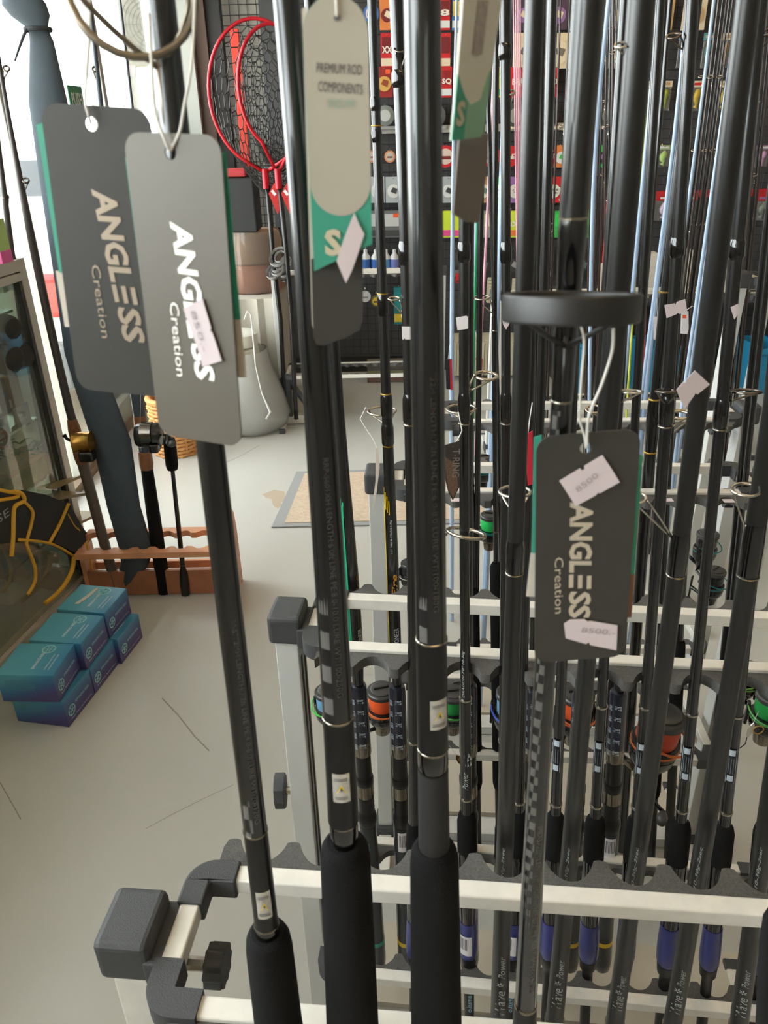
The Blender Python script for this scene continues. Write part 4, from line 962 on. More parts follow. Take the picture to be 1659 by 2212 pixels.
# painted rods farther back
BLUR = M('pale_blue_rod', (166, 188, 218), .3, coat=.4); PINKR = M('pink_rod', (222, 158, 178), .3, coat=.3); REDR = M('red_rod', (206, 44, 44), .3, coat=.3); LIMR = M('lime_rod', (190, 200, 60), .4); GRR = M('green_rod', (20, 150, 90), .3, coat=.3); NAVY = M('navy_rod', (60, 84, 130), .35)
for i, (lab, pts, w, m, Y) in enumerate([
    ('pale blue rod left of the white price label', [(976, 825), (976, 635), (977, 571), (979, 390), (985, 60)], [(60, 6), (390, 8), (825, 10)], BLUR, 2.2),
    ('pale blue rod, right of the white price label', [(1019, 850), (1021, 744), (1022, 663), (1026, 553), (1030, 430)], [(430, 6), (663, 8), (850, 9)], BLUR, 2.2),
    ('pale blue rod hidden behind the rod with pinkish price label', [(1060, 1000), (1060, 907), (1076, 590), (1080, 426), (1090, 60)], [(60, 6), (590, 8), (1000, 12)], BLUR, 2.2),
    ('pale blue rod right of the big black guide, leaning left', [(1278, 560), (1280, 415), (1302, 138), (1312, 20)], [(20, 11), (415, 9), (560, 8)], BLUR, 1.9),
    ('thick pale blue rod right of the second matt rod', [(1393, 860), (1399, 792), (1419, 622), (1430, 525), (1449, 400)], [(400, 8), (622, 10), (860, 12)], BLUR, 1.9),
    ('long pale blue rod beside the lime rod', [(1369, 600), (1371, 581), (1391, 360), (1405, 221), (1424, 0)], [(0, 9), (360, 9), (600, 10)], BLUR, 1.9),
    ('pale blue rod partly behind the gold-ringed rod', [(1440, 440), (1450, 340), (1466, 221), (1482, 30)], [(30, 8), (440, 9)], BLUR, 1.9),
    ('pale blue rod in the thin rod bunch at right', [(1488, 430), (1501, 332), (1526, 138), (1540, 20)], [(20, 7), (430, 7)], BLUR, 1.9),
    ('pale blue rod along the folded price label rod', [(1478, 900), (1490, 780), (1514, 640), (1540, 480), (1570, 280)], [(280, 6), (640, 8), (900, 9)], BLUR, 1.7),
    ('pink rod leaning left of the pinkish price label', [(1041, 700), (1045, 625), (1051, 499), (1058, 354), (1064, 200)], [(200, 5), (499, 6), (700, 5)], PINKR, 2.4),
    ('lime yellow rod behind the second matt rod', [(1376, 540), (1388, 350), (1398, 190)], [(190, 3), (540, 5)], LIMR, 2.5),
    ('bright green rod standing behind the tilted guide ring', [(1020, 1000), (1022, 820), (1030, 500)], [(500, 4), (820, 7), (1000, 9)], GRR, 2.0),
    ('red rod with tassel wrap between the pale blue rods', [(1399, 560), (1399, 472), (1411, 309), (1422, 120)], [(120, 4), (309, 6), (472, 8), (560, 5)], REDR, 2.3),
    ('red boxed rod with white tag behind the big black guide', [(1296, 850), (1300, 700), (1308, 560)], [(560, 14), (850, 10)], REDR, 2.6),
    ('navy rod behind the reels, pale foot on the rail', [(1049, 1290), (1054, 1191), (1064, 960)], [(960, 10), (1290, 11)], BLUR, 1.75),
    ('pale blue rod foot behind the charcoal tag edge', [(1432, 1290), (1440, 1160), (1462, 960)], [(960, 8), (1290, 12)], BLUR, 1.6),
]):
    plain_rod(lab, pts, Y, w, m, None, 'painted rods farther back', lean=.0)
# bunches of thin dark rods
th = [(1109, 0, 1117, 560, PINKR), (1114, 0, 1119, 560, PINKR), (1119, 0, 1121, 560, PINKR), (1124, 0, 1124, 560, PINKR)]
ORD = ['first', 'second', 'third', 'fourth', 'fifth', 'sixth', 'seventh', 'eighth', 'ninth', 'tenth', 'eleventh', 'twelfth', 'thirteenth', 'fourteenth', 'fifteenth', 'sixteenth', 'seventeenth', 'eighteenth', 'nineteenth', 'twentieth']
for (a, b, c_, d_, m) in th:
    plain_rod('thin pink rod, %s from left of four by the big guide' % ORD[(a - 1109) // 5], [(a, b), (c_, d_)], 2.9, [(0, 3), (560, 3.2)], m, None, 'four thin pink rods', lean=0, n=8)
BR = M('brown_thin_rod', (58, 46, 42), .35, coat=.3)
k = 0
for x0, x1, n_, lab, Y in ((1316, 1296, 8, 'thin dark rod in the bunch right of the long blue rod', 2.6), (1330, 1322, 5, 'thin dark rod in the bunch above the big guide', 2.3),
                           (1572, 1500, 9, 'thin dark rod in the bunch left of the folded label rod', 2.6), (1650, 1600, 9, 'thin dark rod in the bunch by the right edge', 2.5), (1250, 1222, 5, 'thin dark rod beside the fourth slim rod', 2.8), (1200, 1184, 5, 'thin dark rod between script rods', 2.8)):
    for i in range(n_):
        jx = (i - n_ / 2) * 7.5 + random.uniform(-1.5, 1.5)
        r_ = plain_rod(lab.replace('rod ', 'rod, %s from left ' % ORD[i], 1), [(x0 + jx, 0), (x1 + jx * .8, 560)], Y + .02 * (i % 3), [(0, 3 + (i % 3)), (560, 4 + (i % 3))], BLANK if i % 2 else BR, None, 'bunches of thin dark rods', lean=0, n=8)
        gy = 60 + 53 * ((i * 3 + k) % 9)
        r_.guide(r_.xc(gy) - 6, gy, 12 + 2 * (i % 4), gy + 14, e=.35, side=-1, mat=STEEL, rpx=1.0, legs=0)
    k += 1
for gx, gy, gw in ((1302, 180, 20), (1338, 230, 30), (1520, 168, 22), (1510, 198, 22), (1420, 200, 18)): pass

# ================================================================== LEFT SIDE: glass cabinet
CABM = M('cabinet_frame', (196, 190, 178), .45, metal=.3)
A0 = V((-1.125, 2.49, 0)); cdv = V((-.184, -.983, 0)); cnl = V((-.983, .184, 0)); Z = V((0, 0, 1))
zt = aY(77, 556, 2.50).z
cab = thing('display_cabinet', A0, 'glass display cabinet with grey metal frame along the left wall', 'cabinet')
CL, CDp = 1.9, .20
for a in (0, CL):
    for b in (0, CDp):
        MB().box(A0 + cdv * a + cnl * b + Z * (zt / 2), (.034, .034, zt), cdv, cnl).build('corner_post', CABM, cab, bevel=.002)
for zz, hh in ((.03, .06), (zt - .018, .036), (zt - .052, .024)):
    for b in (0, CDp): MB().box(A0 + cdv * (CL / 2) + cnl * b + Z * zz, (CL, .038 if hh < .05 else .034, hh), cdv, cnl).build('rail', CABM, cab, bevel=.002)
    for a in (0, CL): MB().box(A0 + cdv * a + cnl * (CDp / 2) + Z * zz, (.034, CDp, hh), cdv, cnl).build('end_rail', CABM, cab, bevel=.002)
MB().box(A0 + cdv * .03 + cnl * -.008 + Z * (zt / 2), (.012, .02, zt - .1), cdv, cnl).build('rubber_seal', M('cabinet_seal', (60, 60, 58), .6), cab)
CGL = glass('cabinet_glass', (236, 242, 236), .22, veil=.12)
MB().box(A0 + cdv * (CL / 2) + cnl * .002 + Z * (zt / 2), (CL - .04, .005, zt - .12), cdv, cnl).build('front_pane', CGL, cab)
MB().box(A0 + cdv * (CL / 2) + cnl * (CDp / 2) + Z * (zt + .004), (CL, CDp, .008), cdv, cnl).build('top_pane', CGL, cab)
MB().box(A0 + cnl * (CDp / 2) + Z * (zt / 2), (.005, CDp - .03, zt - .1), cdv, cnl).build('end_pane', glass('frosted_end', (214, 224, 214), .6, veil=.5), cab)
MB().box(A0 + cdv * (CL / 2) + cnl * (CDp + .012) + Z * (zt * .5 + .3), (CL - .04, .008, zt - .62), cdv, cnl).build('upper_back_panel', M('cabinet_back_pale', (222, 226, 212), .6, noise=.1, nscale=5), cab)
MB().box(A0 + cdv * (CL / 2) + cnl * (CDp / 2) + Z * .07, (CL - .05, CDp, .02), cdv, cnl).build('cabinet_floor', M('cabinet_base', (180, 168, 144), .5, noise=.12, nscale=14), cab)
MB().box(A0 + cdv * (CL / 2) + cnl * (CDp + .012) + Z * .3, (CL - .04, .012, .6), cdv, cnl).build('lower_back_panel', M('cabinet_back', (196, 184, 158), .6, noise=.18, nscale=9), cab)
SHG = glass('shelf_glass', (210, 236, 216), .9, veil=.10)
def shelf(z): MB().box(A0 + cdv * (CL / 2) + cnl * (CDp / 2 + .01) + Z * z, (CL - .06, CDp - .04, .008), cdv, cnl).build('glass_shelf', SHG, cab)
def cabp(px, py, b=.06):
    """point inside the cabinet, b metres behind its front"""
    d = ray(px, py); O = A0 + cnl * b; k = (O - CAM).dot(cnl) / d.dot(cnl); return CAM + d * k
for yy in (652, 905, 1045, 1190): shelf(cabp(60, yy).z)
def cbox(name, label, x0, y0, x1, y1, mat, dep=.06, b=.05, cat='box', zlift=0, bev=.002):
    p = cabp((x0 + x1) / 2, y1, b); q = cabp((x0 + x1) / 2, y0, b); l = cabp(x0, y1, b); r = cabp(x1, y1, b)
    h = max(.01, q.z - p.z); w = max(.02, (r - l).dot(-cdv) if True else 0); w = abs((r - l).dot(cdv))
    c = p + Z * (h / 2) + cnl * (dep / 2)
    o = MB().box(c, (w, dep, h), cdv, cnl).build(name, mat, bevel=bev, loc=c - Z * (h / 2)); return tag(o, label, cat)
cbox('tackle_box', 'small pale green box on the upper cabinet shelf', 8, 607, 52, 626, M('mint_box', (168, 184, 150), .5))
cbox('storage_tub', 'white translucent tub behind the black pouch in the cabinet', -20, 690, 46, 730, M('milky_plastic', (178, 178, 168), .4), b=.10)
bx = cbox('gift_box', 'black box with pale capital letters in the cabinet', -30, 822, 32, 904, M('black_box', (54, 54, 52), .5), b=.02)
mb = MB(); flat_text(mb, 'I R', cabp(28, 880, .012), cdv, Z, .11, .028); mb.build('lettering', M('pale_box_letter', (196, 190, 176), .5), bx)
cbox('bait_tube', 'orange brown bait tube standing by the black box in cabinet', 27, 800, 60, 882, M('amber_tube', (168, 116, 66), .3), dep=.03, b=.09, bev=.012)
cbox('price_card', 'pale card standing below the orange tube in cabinet', 34, 872, 70, 908, M('pale_card', (176, 174, 164), .7), dep=.006, b=.06)
cbox('lure_jar', 'small clear jar with brass lid by the cabinet post', 74, 890, 100, 930, M('brass_jar', (176, 150, 84), .35), dep=.04, b=.09, bev=.01)
tb = cbox('tackle_box', 'clear lidded box of yellow green lures in the cabinet', 10, 1000, 134, 1046, M('lime_contents', (150, 150, 70), .4, noise=.35, nscale=30), dep=.1, b=.03)
p = cabp(72, 1000, .03); MB().box(p + cnl * .05 + Z * .008, (.27, .104, .016), cdv, cnl).build('box_lid', M('tan_lid', (186, 160, 120), .35), tb, bevel=.003)
# soft lures: a heap of green tails
mb = MB()
for i in range(60):
    p = cabp(random.uniform(-10, 108), random.uniform(955, 1000), random.uniform(.03, .12)); a = random.uniform(0, 6.28); d = V((math.cos(a), math.sin(a), random.uniform(-.1, .5))) * random.uniform(.02, .05)
    mb.tube([p, p + d * .5 + Z * .006, p + d], [.004, .003, .001], 5)
o = mb.build('soft_lures', M('green_lures', (92, 124, 88), .35, noise=.4, nscale=25)); o['kind'] = 'stuff'; tag(o, 'heap of green soft lure tails on the cabinet shelf', 'fishing lures')
mb = MB()
for (x, y, r) in ((10, 690, .045), (40, 745, .05), (15, 755, .05), (52, 722, .035)):
    c = cabp(x, y + 20, .03)
    for j in range(7): pass
    cs = [c + cdv * (r * 1.3 * math.cos(math.pi * k / 8)) for k in range(9)]; mb.rings(cs, [max(.004, r * math.sin(math.pi * k / 8)) for k in range(9)], lambda i: (cnl, Z), 12)
pch = mb.build('black_pouch', M('black_fabric', (44, 43, 42), .8), smooth=1); tag(pch, 'crumpled black fabric pouch with hanging strap in the cabinet', 'pouch')
MB().tube([cabp(50, 752, .012), cabp(66, 776, .012), cabp(82, 794, .012), cabp(86, 806, .012), cabp(82, 830, .012), cabp(85, 856, .012)], [.006, .005, .004, .004, .005, .006], 6).build('strap', M('black_strap', (40, 40, 40), .7), pch)
cr = MB().torus(cabp(6, 950, .02), cdv, Z, .026, .006, .006).build('line_ring', M('rust_ring', (128, 82, 60), .5), smooth=1); tag(cr, 'rust coloured ring of line lying with the green lures', 'line coil')
# boxes on top, pink and lime card
p = aY(0, 520, 2.35); p.z = zt + .008 + .07; o = MB().box(p, (.05, .02, .10), cdv, cnl).build('lure_pack', M('lime_pack', (170, 196, 120), .5)); tag(o, 'lime and pink lure pack at the left edge above the cabinet', 'lure pack')
MB().box(p - Z * .052, (.052, .022, .035), cdv, cnl).build('pink_band', M('pink_pack', (222, 104, 160), .5), o, bevel=.001)
# acrylic ledges clipped to the corner
LEDG = M('ledge_acrylic', (156, 138, 104), .25, coat=.3)
for (x0, y0, x1, y1, x2, y2, lab) in ((120, 1050, 178, 1025, 126, 1038, 'top acrylic ledge clipped to the cabinet corner, below the clear box'), (128, 1074, 190, 1064, 132, 1060, 'middle acrylic ledge clipped to the cabinet corner'), (150, 1138, 217, 1106, 158, 1102, 'lowest acrylic ledge clipped to the cabinet corner, under the yellow-edged bag')):
    zz = cabp(x0, y0, -.02).z; P = [aZ(x0, y0, zz), aZ(x1, y1, zz), aZ(x2, y2, zz)]; P.append(P[2] + (P[0] - P[1]) * .5)
    pl = [(q_.x, q_.y) for q_ in P[:3]] + [(P[2].x - .06, P[2].y - .05)]
    ar = sum(pl[i][0] * pl[(i + 1) % 4][1] - pl[(i + 1) % 4][0] * pl[i][1] for i in range(4))
    if ar < 0: pl.reverse()
    o = MB().prism(pl, V((0, 0, zz - .01)), V((1, 0, 0)), V((0, 1, 0)), Z, .01).build('acrylic_ledge', LEDG); tag(o, lab, 'ledge')
# black neoprene rod wrap with yellow piping hung on the glass
NEO = M('neoprene', (44, 45, 46), .85, noise=.06, nscale=200); PIP = M('yellow_piping', (222, 168, 50), .6)
CX = lambda x, y, b=-.03: cabp(x, y, b)
def cpoly(pts, b, t):
    P = [CX(x, y, b) for x, y in pts]; O = P[0]; qq = [((p_ - O).dot(-cdv), (p_ - O).z) for p_ in P]
    ar = sum(qq[i][0] * qq[(i + 1) % len(qq)][1] - qq[(i + 1) % len(qq)][0] * qq[i][1] for i in range(len(qq)))
    if ar < 0: qq.reverse()
    return MB().prism(qq, O, -cdv, Z, (-cdv).cross(Z), t)
vp = CX(80, 1120)
bag = thing('rod_wrap', vp, 'black neoprene rod wrap with yellow piping hung on the cabinet', 'rod wrap')
cpoly([(-20, 1062), (40, 1058), (92, 1068), (146, 1090), (106, 1172), (60, 1168), (-20, 1176)], -.03, .012).build('body', NEO, bag)
cpoly([(146, 1092), (170, 1135), (190, 1164), (162, 1196), (110, 1172)], -.034, .012).build('flap', NEO, bag)
mb = MB(); flat_text(mb, 'SE', CX(-4, 1132, -.046), -cdv, Z, .06, .026); mb.build('lettering', M('grey_bag_letter', (150, 150, 150), .6), bag)
def pipe(pts, r=.004, b=-.045):
    P = [CX(x, y, b) for x, y in pts]; Q = []
    for i in range(len(P) - 1):
        p0, p1, p2, p3 = P[max(i - 1, 0)], P[i], P[i + 1], P[min(i + 2, len(P) - 1)]
        for k_ in range(4):
            t = k_ / 4.; Q.append(.5 * ((2 * p1) + (p2 - p0) * t + (2 * p0 - 5 * p1 + 4 * p2 - p3) * t * t + (3 * p1 - p0 - 3 * p2 + p3) * t ** 3))
    MB().tube(Q + [P[-1]], r, 8).build('piping', PIP, bag, smooth=1)
pipe([(-10, 1056), (16, 1062), (36, 1066), (36, 1074), (0, 1080), (-10, 1080)], .006); pipe([(28, 1062), (46, 1066), (52, 1082), (34, 1092), (29, 1108), (28, 1160), (25, 1202)], .007)
pipe([(50, 1082), (70, 1104), (68, 1130), (58, 1168), (58, 1178), (74, 1220), (77, 1245), (72, 1265), (60, 1284)], .0055)
pipe([(148, 1088), (130, 1130), (107, 1172)], .006); pipe([(40, 1166), (70, 1168), (107, 1174), (135, 1186), (160, 1200), (176, 1185), (191, 1164)], .005)
pipe([(146, 1110), (160, 1135), (172, 1146)], .0028); pipe([(160, 1198), (156, 1230), (140, 1262), (120, 1285), (98, 1303)], .008); pipe([(186, 1176), (194, 1205), (196, 1225), (203, 1240)], .006)
# brown sacking bag at the bottom of the cabinet
o = cbox('storage_bag', 'mottled brown plastic bag in the bottom of the cabinet', 20, 1225, 150, 1262, M('brown_bag', (176, 166, 138), .6, noise=.25, nscale=10), dep=.09, b=.05, cat='bag', bev=.02)

# ================================================================== BLUE REEL CARTONS
def carton_mat():
    m = bpy.data.materials.new('blue_carton'); m.use_nodes = True; nt = m.node_tree; b = nt.nodes['Principled BSDF']; b.inputs['Roughness'].default_value = .35
    tc = nt.nodes.new('ShaderNodeTexCoord'); sp = nt.nodes.new('ShaderNodeSeparateXYZ'); ad = nt.nodes.new('ShaderNodeMath'); ad.operation = 'MULTIPLY_ADD'; ad.inputs[1].default_value = -.62
    ra = nt.nodes.new('ShaderNodeValToRGB'); e = ra.color_ramp.elements
    e[0].position = .0; e[0].color = (*lin((72, 66, 116)), 1); e[1].position = .95; e[1].color = (*lin((92, 162, 182)), 1)
    x = ra.color_ramp.elements.new(.30); x.color = (*lin((62, 92, 142)), 1); x = ra.color_ramp.elements.new(.62); x.color = (*lin((62, 130, 168)), 1)
    s2 = nt.nodes.new('ShaderNodeMath'); s2.operation = 'ADD'; s2.inputs[1].default_value = .25
    nt.links.new(tc.outputs['Generated'], sp.inputs[0]); nt.links.new(sp.outputs['X'], ad.inputs[0]); nt.links.new(sp.outputs['Z'], ad.inputs[2])
    nt.links.new(ad.outputs[0], s2.inputs[0]); nt.links.new(s2.outputs[0], ra.inputs[0]); nt.links.new(ra.outputs[0], b.inputs['Base Color'])
    return m
CART = carton_mat(); CPR = M('carton_print', (150, 204, 206), .5); CPW = M('carton_white', (226, 232, 236), .5)
fl, fr_ = V((-1.079, 1.726, 0)), V((-.924, 1.708, 0)); bk = V((-.839, 2.147, 0))
cv = (bk - fr_).normalized(); cu = V((cv.y, -cv.x, 0)); BW, BD, BH = .165, .146, .098
def carton(label, k, lev, du=0., dv=0., rot=0., torn=False):
    u = (Matrix.Rotation(rot, 3, 'Z') @ cu); v = (Matrix.Rotation(rot, 3, 'Z') @ cv)
    base = fr_ + cv * (BD * 1.02 * k + dv) + cu * du + Z * (BH * lev + .001)
    c = base - cu * (BW / 2) + cv * (BD / 2)
    o = MB(); o.box(c + Z * (BH / 2), (BW, BD, BH - .002), u, v)
    # mesh is kept in the carton's own axes so its printed fade runs across it
    me = bpy.data.meshes.new('reel_carton'); M0_ = Matrix(((u.x, v.x, 0, c.x), (u.y, v.y, 0, c.y), (0, 0, 1, c.z), (0, 0, 0, 1)))
    vs = [(a * BW / 2, b * BD / 2, d * (BH - .002)) for d in (0, 1) for b in (-1, 1) for a in (-1, 1)]
    me.from_pydata(vs, [], [(0, 2, 3, 1), (4, 5, 7, 6), (0, 1, 5, 4), (2, 6, 7, 3), (0, 4, 6, 2), (1, 3, 7, 5)]); me.materials.append(CART)
    ob = bpy.data.objects.new('reel_carton', me); COL.objects.link(ob); ob.matrix_world = M0_
    bm = ob.modifiers.new('soft_edges', 'BEVEL'); bm.width = .002; bm.segments = 2
    tag(ob, label, 'box', 'blue reel cartons')
    def child(mb, name, mat):
        me = bpy.data.meshes.new(name); me.from_pydata([tuple(p) for p in mb.v], [], mb.f); me.materials.append(mat)
        ch = bpy.data.objects.new(name, me); COL.objects.link(ch); ch.parent = ob; return ch
    X, Y_ = V((1, 0, 0)), V((0, 1, 0))
    def gear(O, ea, eb, r):
        mb = MB(); n = ea.cross(eb)
        mb.torus(O, ea, eb, r, r * .12, .0003, 20, 4); mb.torus(O, ea, eb, r * .25, r * .1, .0003, 12, 4)
        for q_ in range(6):
            a = q_ * math.pi / 3; d = ea * math.cos(a) + eb * math.sin(a); mb.tube([O + d * (r * .3), O + d * (r * .95)], r * .08, 4)
        child(mb, 'gear_logo', CPR)
    # right side (faces +u): gear, two lines of print
    sx = BW / 2 + .0005
    gear(V((sx, -BD * .30, BH * .42)), Y_, Z, .016)
    mb = MB(); flat_text(mb, 'SPINNING REEL', V((sx, -BD * .14, BH * .50)), Y_, Z, .075, .009, .01); child(mb, 'lettering', CPR)
    mb = MB(); flat_text(mb, 'Enjoy Water Sport & Game', V((sx, -BD * .36, BH * .13)), Y_, Z, .11, .006); child(mb, 'lettering', CPW)
    # top: gear, name, two fine lines
    tz = BH - .0012
    gear(V((BW * .12, BD * .30, tz)), X, Y_, .018)
    mb = MB(); flat_text(mb, 'SPINNING REEL', V((BW * .10, -BD * .32, tz)), Y_, -X, .075, .009, .01); child(mb, 'lettering', CPW)
    for q_ in (0, 1):
        mb = MB(); flat_text(mb, 'CORROSION RESISTANT', V((BW * (.30 + .07 * q_), -BD * .34, tz)), Y_, -X, .072, .0045, .01); child(mb, 'lettering', CPW)
    for q_ in range(6):
        mb = MB(); mb.box(V((-BW * .12, -BD / 2 - .0004, BH * (.75 - .06 * q_))), (BW * .5, .0004, .0016)); child(mb, 'spec_line', M('carton_fine', (90, 140, 150), .5))
    if torn:
        mb = MB(); mb.prism([(-.02, -.05), (-.006, -.052), (.006, -.01), (.012, .045), (.002, .05), (-.006, .0)], V((-.02, .012, tz)), X, Y_, Z, .0006); child(mb, 'torn_patch', M('torn_paper', (206, 200, 186), .8))
    return ob
carton('front bottom blue reel carton on the floor', 0, 0); carton('middle bottom blue reel carton, squeezed between its neighbours', 1, 0); carton('rear bottom blue reel carton with a crushed top edge', 2, 0, du=.012)
carton('front top blue reel carton, set askew on the one below', 0, 1, du=-.012, dv=-.018, rot=.13); carton('middle top blue reel carton', 1, 1, du=-.006, dv=-.012, rot=.04)
carton('rear top blue reel carton with torn white patch', 2, 1, du=-.012, torn=True)

# ================================================================== WOODEN ROD STAND AND ITS RODS
WOOD = M('beech_wood', (206, 146, 106), .5, noise=.12, nscale=14); WOOD2 = M('brown_board', (160, 104, 72), .5, noise=.12, nscale=16)
ws = thing('wooden_rod_stand', (-.84, 2.38, 0), 'low beech rod stand with scalloped rails behind the blue cartons', 'rod stand')
wx0, wx1 = -1.095, -.553
pf = [(.0, 0), (.29, 0), (.29, .22), (.27, .30), (.23, .34), (.17, .33), (.14, .27), (.10, .24), (.02, .20), (0, .16)]
for xx, nm, pf_ in ((wx1, 'end_panel', pf), (wx0, 'end_panel', [(.19, 0), (.29, 0), (.29, .22), (.19, .20)])):
    MB().prism(pf_, V((xx - .009, 2.215, 0)), V((0, 1, 0)), Z, V((1, 0, 0)), .018).build(nm, WOOD, ws, bevel=.003)
MB().box(((wx0 + wx1) / 2, 2.41, .055), (wx1 - wx0 - .018, .016, .10)).build('trough_front', WOOD2, ws)
MB().box(((wx0 + wx1) / 2, 2.455, .02), (wx1 - wx0 - .018, .085, .014)).build('trough_floor', WOOD2, ws)
MB().box(((wx0 + wx1) / 2, 2.495, .08), (wx1 - wx0 - .018, .014, .03)).build('back_slat', WOOD, ws)
def scallop(Y, z, dep, flip):
    n = 60; L = wx1 - wx0 - .018; pts = []
    for i in range(n + 1):
        x = L * i / n; a = abs(((x / .066) % 1) - .5) * 2; pts.append((x, dep - .018 * max(0, 1 - (a / .62) ** 2) ** .5 if a < .62 else dep))
    pts = [(0, 0), (L, 0)] + pts[::-1]
    if flip: MB().prism([(p_[0], -p_[1]) for p_ in pts][::-1], V((wx0 + .009, Y, z)), V((1, 0, 0)), V((0, 1, 0)), Z, .022).build('scalloped_rail', WOOD, ws)
    else: MB().prism(pts, V((wx0 + .009, Y, z)), V((1, 0, 0)), V((0, 1, 0)), Z, .022).build('scalloped_rail', WOOD, ws)
scallop(2.34, aY(330, 1206, 2.34).z, .045, False); scallop(2.50, aY(330, 1140, 2.5).z - .022, .045, True)
SG = 'rods standing in the wooden stand'
BRN = M('brown_grip', (128, 84, 52), .4, noise=.2, nscale=60); GREYB = M('grey_butt', (96, 84, 74), .45)
sy = 2.42
ra = plain_rod('rod with brown and grey butt, left of the slate rod bag', [(16, 235), (40, 362), (65, 524), (146, 880), (190, 1010), (226, 1190)], sy, [(235, 9), (524, 16), (880, 18)], M('dark_brown_blank', (64, 56, 52), .4), None, SG, lean=0)
ra.seg('brown_foregrip', [(905, 20), (925, 26), (985, 30), (1000, 26)], BRN, n=16); ra.seg('grey_butt', [(1000, 24), (1180, 22)], GREYB, n=16, ext_bot=True)
for gx, gy in ((10, 148), (52, 390)): ra.guide(gx + 4, gy, 16, gy + 22, e=.8, side=1, mat=GUN, rpx=2)
rb2 = plain_rod('thin dark rod at the very left edge behind the cabinet', [(-6, 300), (4, 362), (22, 540), (60, 760), (130, 1100)], 2.47, [(300, 9), (540, 14), (1100, 16)], M('dark_brown_blank', (64, 56, 52), .4), None, SG, lean=0)
rb2.guide(12, 425, 15, 445, e=.8, side=1, mat=GUN, rpx=2)
rc = plain_rod('black gripped rod carrying the low-profile reel', [(197, 40), (212, 160), (298, 870), (312, 985), (330, 1100), (343, 1190)], sy, [(40, 8), (230, 10), (800, 22), (850, 28), (895, 26)], M('slate_blank', (58, 66, 76), .4), None, SG, lean=0)
rc.seg('brown_seat', [(897, 27), (925, 29)], BRN, n=16); rc.seg('seat_tube', [(925, 24), (974, 24)], M('gunmetal_seat', (70, 70, 72), .35, metal=.4), n=16); rc.seg('brown_seat', [(974, 29), (1000, 31), (1012, 28)], BRN, n=16); rc.seg('rear_grip', [(1013, 26), (1100, 29), (1190, 30)], FOAM, n=18, ext_bot=True)
rc.guide(206, 150, 16, 170, e=.8, side=1, mat=GUN, rpx=2)
rd = plain_rod('thin butted rod with black knob foot, rightmost in wooden stand', [(262, 0), (281, 220), (367, 960), (380, 1050), (396, 1260)], sy - .02, [(0, 5), (220, 6), (945, 9)], M('slate_blank', (58, 66, 76), .4), None, SG, lean=0)
rd.seg('fore_grip', [(948, 24), (955, 27), (1005, 27), (1014, 22)], FOAM, n=16); rd.seg('shaft', [(1014, 9), (1228, 11)], SATIN, n=12); rd.seg('knob_foot', [(1226, 12), (1236, 17), (1262, 21), (1272, 19)], SATIN, n=16, ext_bot=True)
tagd = dangle('small white paper tag on the thin rod by the door', [(274, 140), (293, 142), (291, 166), (273, 164)], 2.40, WHITE, [(280, 140, 2.40), (277, 120, 2.41), (274, 100, 2.41)])
# low-profile casting reel
pc = aY(322, 940, 2.33)
cr_ = thing('casting_reel', pc, 'black low-profile casting reel on the brown seated rod', 'reel')
mb = MB(); mb.rings([pc + V((dx_, 0, 0)) for dx_ in (-.042, -.04, -.03, .03, .04, .042)], [.026, .034, .040, .040, .034, .024], lambda i: (V((0, 0, 1)), V((0, 1, 0))), 24); mb.build('side_plates', REELB, cr_, smooth=35)
mb = MB(); mb.rings([pc + V((dx_, -.012, .012)) for dx_ in (-.018, -.017, .017, .018)], [.03, .036, .036, .03], lambda i: (V((0, 0, 1)), V((0, 1, 0))), 20); mb.build('spool', GUN, cr_, smooth=35)
MB().box(pc + V((.02, -.02, -.032)), (.03, .05, .03)).build('gear_box', REELB, cr_, bevel=.006)
hb = MB().tube([pc + V((.045, 0, 0)), pc + V((.055, 0, 0)), pc + V((.062, -.03, -.02))], .005, 8).build('handle_arm', REELB, cr_); MB().tube([pc + V((.062, -.03, -.02)), pc + V((.075, -.03, -.02)), pc + V((.09, -.03, -.018))], [.006, .011, .009], 10).build('handle_knob', CAPM, hb, smooth=1)
MB().tube([aY(305, 975, 2.33), aY(303, 955, 2.325), aY(302, 930, 2.32), aY(304, 850, 2.33)], .0006, 5).build('line', CORD, cr_)
# gold conventional reel
pg = aY(180, 955, 2.36); gr_ = thing('casting_reel', pg, 'gold and black drum reel beside the slate rod bag', 'reel')
mb = MB(); mb.rings([pg + V((dx_, 0, 0)) for dx_ in (-.03, -.028, -.02, .02, .028, .03)], [.028, .036, .034, .034, .036, .028], lambda i: (V((0, 0, 1)), V((0, 1, 0))), 20); mb.build('side_plates', M('gold_reel', (176, 130, 60), .25, metal=.8), gr_, smooth=35)
MB().box(pg + V((.012, -.02, -.04)), (.05, .04, .035)).build('gear_box', REELB, gr_, bevel=.008)
MB().tube([pg + V((-.03, 0, 0)), pg + V((-.042, -.02, .02)), pg + V((-.05, -.02, .035))], [.005, .005, .008], 8).build('handle_arm', REELB, gr_)
